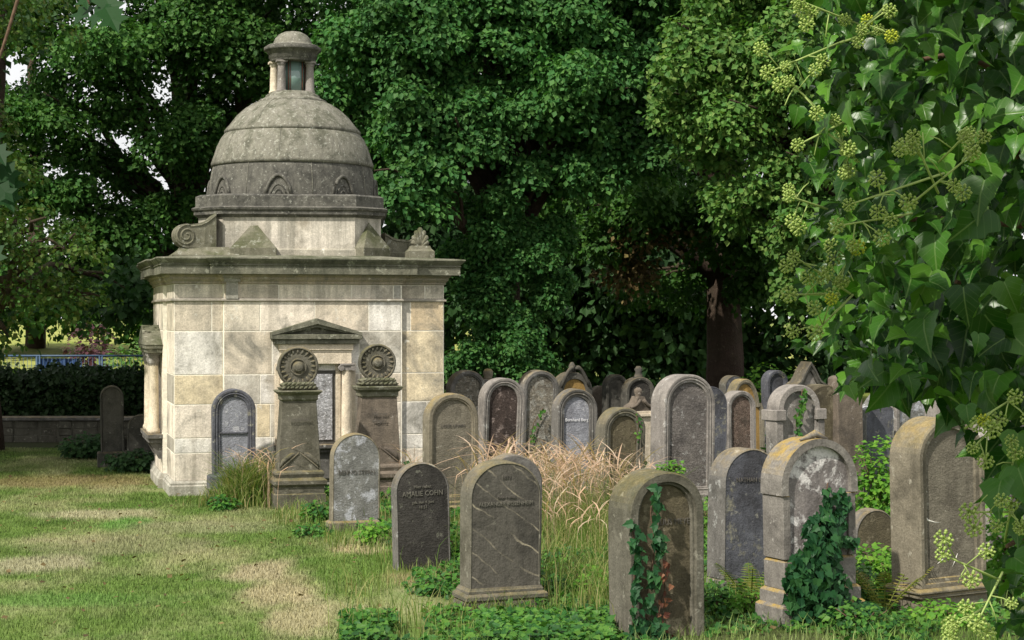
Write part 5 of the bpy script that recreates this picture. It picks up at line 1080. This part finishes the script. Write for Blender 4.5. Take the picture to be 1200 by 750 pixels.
# grassy bank beyond
bk = []
nx_, ny_ = 40, 12
for j in range(ny_):
    for i in range(nx_):
        X_ = -40 + i * 1.6; Y_ = 52 + j * 5; bk.append((X_, Y_, .02 + 1.5 * math.sin(min(1, j / 6) * math.pi / 2) * (1 if X_ < -3 else max(0, 1 - (X_ + 3) / 6)) + mnoise.noise(Vector((X_ * .2, Y_ * .1, 0))) * .25 * min(1, j)))
fb = [(j * nx_ + i, j * nx_ + i + 1, (j + 1) * nx_ + i + 1, (j + 1) * nx_ + i) for j in range(ny_ - 1) for i in range(nx_ - 1)]
b = NB('meadow'); c_ = b.coords(False); b.out(b.mix(b.rng(b.noise(c_, .8, 6, .7), .35, .65), (.16, .20, .035), (.32, .33, .09)), .95, b.bump(b.noise(c_, 9, 5), .8, .1)); 
tag(mesh_np('grass_bank', bk, fb, b.m, None, True), kind='structure')

# ------------------------------------------------------------------ ivy in the right foreground
iv = empty('ivy_bush', (1.15, 2.5, 0)); tag(iv, 'big leaved ivy bush with pale flower heads filling the right foreground', 'ivy bush')
IO = np.array([1.15, 2.5, 0])
def leaf_region(n, pxr, pyr, Dr, size, keepf):
    out = []
    while len(out) < n:
        px = random.uniform(*pxr); py = random.uniform(*pyr)
        if keepf(px, py): out.append((px, py, random.uniform(*Dr)))
    return out
def left_edge(py): return float(np.interp(py, [-200, 0, 60, 100, 190, 260, 330, 380, 420, 440, 470], [930, 925, 932, 950, 955, 958, 940, 948, 975, 1010, 1120]))
def tail(px, py):   # hanging part right of the big headstone
    return px > float(np.interp(py, [430, 470, 520, 560, 600, 680, 760, 900], [1030, 1105, 1130, 1162, 1180, 1176, 1168, 1160])) + 12 * math.sin(py * .11)
inside = lambda px, py: (px > left_edge(py) + 18 * math.sin(py * .09) + 10 * math.sin(py * .23 + 1)) if py < 445 else tail(px, py)
pts = leaf_region(1350, (925, 1330), (-160, 448), (1.95, 2.4), 0, inside) + leaf_region(4300, (935, 1330), (-160, 440), (2.75, 4.2), 0, inside)
fringe = [(px, py, D) for (px, py, D) in leaf_region(190, (990, 1200), (430, 480), (1.95, 2.5), 0, lambda a, b_: b_ < 428 + 28 * abs(math.sin(a * .055)) + (14 if a > 1125 else -8 if a > 1050 else 0))]
tl = leaf_region(330, (1080, 1320), (445, 900), (1.9, 2.6), 0, tail)
allp = pts + fringe + tl
pos = np.array([list(P(a, b_, d)) for a, b_, d in allp]) - IO; n = len(pos)
nn = np.array([-.30, -.65, .60]) + rng.normal(size=(n, 3)) * .55; tip = np.array([-.12, -.15, -1.]) + rng.normal(size=(n, 3)) * .45
sizes = np.array([(.020 + .036 * random.random() ** 1.9) * (1.0 if allp[i][0] > 1040 else .72) for i in range(n)]) 
# curved, denser leaf template
def ivy_big():
    ring = [(0, 0), (.10, -.09), (.27, -.10), (.43, .02), (.50, .12), (.42, .24), (.36, .34), (.40, .46), (.30, .58), (.18, .74), (.08, .90), (0, 1.08)]
    ring = ring + [(-x, y) for x, y in ring[-2:0:-1]]
    mid = [(0, .12), (0, .36), (0, .62), (0, .86)]
    def zz(x, y): return .34 * abs(x) - .42 * (y - .35) ** 2 + .02 * math.sin(9 * x + 7 * y) - .12 * x * x
    V = [(x, y, zz(x, y)) for x, y in ring] + [(x, y, zz(x, y) - .015) for x, y in mid]
    n_ = len(ring); a, b_, c, d = n_, n_ + 1, n_ + 2, n_ + 3; T_ = []
    def side(seq, s_):
        r_ = []
        m_ = [(0, 1, a), (1, 2, a), (2, 3, a), (3, 4, a), (4, 5, a), (a, 5, b_), (5, 6, b_), (6, 7, b_), (7, 8, b_), (b_, 8, c), (8, 9, c), (c, 9, d), (9, 10, d), (10, 11, d)]
        for t in m_: r_.append(tuple(seq[q] if q < 12 else q for q in t)[::s_])
        return r_
    T_ += side(list(range(12)), 1); T_ += side([0] + [n_ - i for i in range(1, 11)] + [11], -1)
    return (np.array(V), np.array(T_))
IVB = ivy_big()
def add_leaf_uv(ob, tmpl, n):
    V = tmpl[0]; at = ob.data.attributes.new('leaf', 'FLOAT_VECTOR', 'POINT'); at.data.foreach_set('vector', np.tile(V, (n, 1)).astype(np.float32).ravel())
v, f = leaves_geo(IVB, pos, nn, tip, sizes)
add_leaf_uv(mesh_np('foliage', v, f, M['ivybig'], iv, True), IVB, n)
ov = np.stack([rng.uniform(-.34, .32, 1900), rng.uniform(1.16, 1.42, 1900), rng.uniform(2.82, 2.98, 1900)], -1) - IO; nv = len(ov)
v, f = leaves_geo(IVB, ov, np.array([-.3, -.5, .8]) + rng.normal(size=(nv, 3)) * .5, np.array([0, 0, -1.]) + rng.normal(size=(nv, 3)) * .4, .03 + .03 * rng.random(nv))
add_leaf_uv(mesh_np('added_shade_foliage', v, f, M['ivybig'], iv, True), IVB, nv)  # unseen leaves added above the view to shade the lower ivy
ov = np.stack([rng.uniform(-.35, 2.4, 8000), rng.uniform(2.2, 4.3, 8000), rng.uniform(0, .5, 8000)], -1); ov[:, 2] += 2.22 + .187 * ov[:, 1]; ov = ov - IO; nv = len(ov)
v, f = leaves_geo(IVB, ov, np.array([-.3, -.5, .8]) + rng.normal(size=(nv, 3)) * .5, np.array([0, 0, -1.]) + rng.normal(size=(nv, 3)) * .4, .035 + .03 * rng.random(nv))
add_leaf_uv(mesh_np('added_top_shade_foliage', v, f, M['ivybig'], iv, True), IVB, nv)  # leaf layer added out of view, blocks the sun from the deep ivy
mb = MB(); limb(mb, Vector((-.02, -.05, 3.2)), Vector((-1.35, -1.2, 2.95)), .03, .006, .12, 8, .1, seed=4.2); mb.build('added_shade_branch', M['wood'], iv)  # added unseen limb, only carries the shading leaf patch
mb = MB(); mb.tube([(0.05, .15, -.1), (.0, .1, .9), (.03, .02, 1.8), (-.02, .0, 2.6), (.0, -.05, 3.3)], [.10, .09, .08, .06, .04], 9); mb.build('trunk', M['wood'], iv)
for (a, b_) in (((1215, 200), (1140, 140)), ((1230, 350), (1160, 345)), ((1235, 430), (1100, 412)), ((1230, 90), (1080, 70)), ((1230, 270), (1020, 250)), ((1240, 600), (1180, 640)), ((1230, -20), (1000, -30)), ((1210, 395), (1120, 330)), ((1240, 180), (1150, 175))):
    mb = MB(); p0 = P(*a, 2.45) - Vector(IO); p1 = P(*b_, 2.25) - Vector(IO); limb(mb, p0, p1, .007, .003, .01, 7, .035, seed=a[1] * .01); mb.build('branch', M['wood'], iv)
def umbel_geo(mb_s, mb_b, c, rad, nb=20):
    for i in range(nb):
        zc_ = 1 - 2 * (i + .5) / nb; a = i * 2.4; r_ = math.sqrt(1 - zc_ * zc_); d = Vector((r_ * math.cos(a), r_ * math.sin(a), zc_)); e = c + d * rad
        if i % 2 == 0: mb_s.tube([c, e], .0006, 3)
        s_ = rad * .24; o_ = len(mb_b.v)
        mb_b.add([tuple(e + Vector(q) * s_) for q in ((1, 0, 0), (-1, 0, 0), (0, 1, 0), (0, -1, 0), (0, 0, 1), (0, 0, -1), )], [(0, 2, 4), (2, 1, 4), (1, 3, 4), (3, 0, 4), (2, 0, 5), (1, 2, 5), (3, 1, 5), (0, 3, 5)], None, True)
sprigs = [(985, 20, -50, -20, 2.0), (960, 60, -60, 25, 2.05), (1030, 15, -20, 20, 1.95), (1000, 45, 30, -10, 2.0), (975, 150, -40, 20, 2.0), (960, 130, -35, -35, 2.0), (985, 165, 10, 35, 2.1), (1070, 215, -75, 25, 1.85), (1085, 225, 55, -45, 1.85), (1090, 205, -20, -45, 1.85),
          (1040, 255, -60, 10, 1.95), (975, 330, -45, -30, 2.0), (965, 345, -40, 0, 2.0), (985, 320, 20, -30, 2.0), (985, 360, -30, 30, 2.0), (1150, 490, 40, -25, 1.9), (1165, 500, -25, 25, 1.9), (1180, 570, 10, -40, 1.95), (1170, 600, -35, 0, 1.9), (1150, 670, -45, -20, 1.85), (1165, 690, -20, 40, 1.85), (1180, 620, 5, -30, 1.95), (1140, 720, -25, 15, 1.9), (955, 240, -30, -10, 2.05), (1110, 180, 20, -20, 1.9)]
for i, (px, py, dx, dy, D) in enumerate(sprigs):
    b0 = P(px, py, D) - Vector(IO); e0 = P(px + dx, py + dy, D - .04) - Vector(IO); st_ = MB(); sp = None
    st_.tube([b0 - (e0 - b0) * .5, b0, e0], [.0015, .0014, .001], 5)
    ends = [e0]
    for k in range(4):
        t = random.uniform(.2, .85); q0 = b0.lerp(e0, t); dv = Vector((random.uniform(-1, 1), random.uniform(-.6, .2), random.uniform(-1, 1))).normalized() * random.uniform(.018, .035); st_.tube([q0, q0 + dv * .6 + Vector((0, 0, .002)), q0 + dv], [.0009, .0008, .0007], 4); ends.append(q0 + dv)
    sp = st_.build('flower_sprig', M['stalk'], iv)
    for k, c in enumerate(ends[:4]):
        ms_, mb_b = MB(), MB(); umbel_geo(mb_b, mb_b, c, random.uniform(.006, .0095), 26); mb_b.build('flower_umbel', M['budy'] if random.random() < .10 else M['bud'], sp)

# leafy twig hanging in at the top left
tw_ = empty('hanging_twig', P(60, -120, 5.5)); tag(tw_, 'soft green leafy twig hanging into the top left corner', 'twig')
o0 = tw_.location.copy(); mb = MB(); limb(mb, (0, 0, 0), P(105, 5, 5.3) - o0, .008, .003, 0, 5, .03); limb(mb, (0, 0, 0), P(-25, 150, 5.3) - o0, .008, .003, 0, 5, .03); mb.build('stem', M['wood'], tw_)
ps_ = []
for (px, py, k_, sx, sy) in ((108, 8, 6, 20, 12), (-8, 215, 10, 14, 34), (-14, 150, 6, 10, 30)):
    for _ in range(k_): ps_.append(list(P(px + random.gauss(0, sx * .6), py + random.gauss(0, sy * .6), 5.3 + random.uniform(-.1, .1)) - o0))
ps_ = np.array(ps_); n = len(ps_); v, f = leaves_geo(LOBED, ps_, np.array([0, -1, .5]) + rng.normal(size=(n, 3)) * .3, np.array([.4, 0, -.8]) + rng.normal(size=(n, 3)) * .3, .07 + .035 * rng.random(n)); mesh_np('foliage', v, f, M['twigleaf'], tw_)
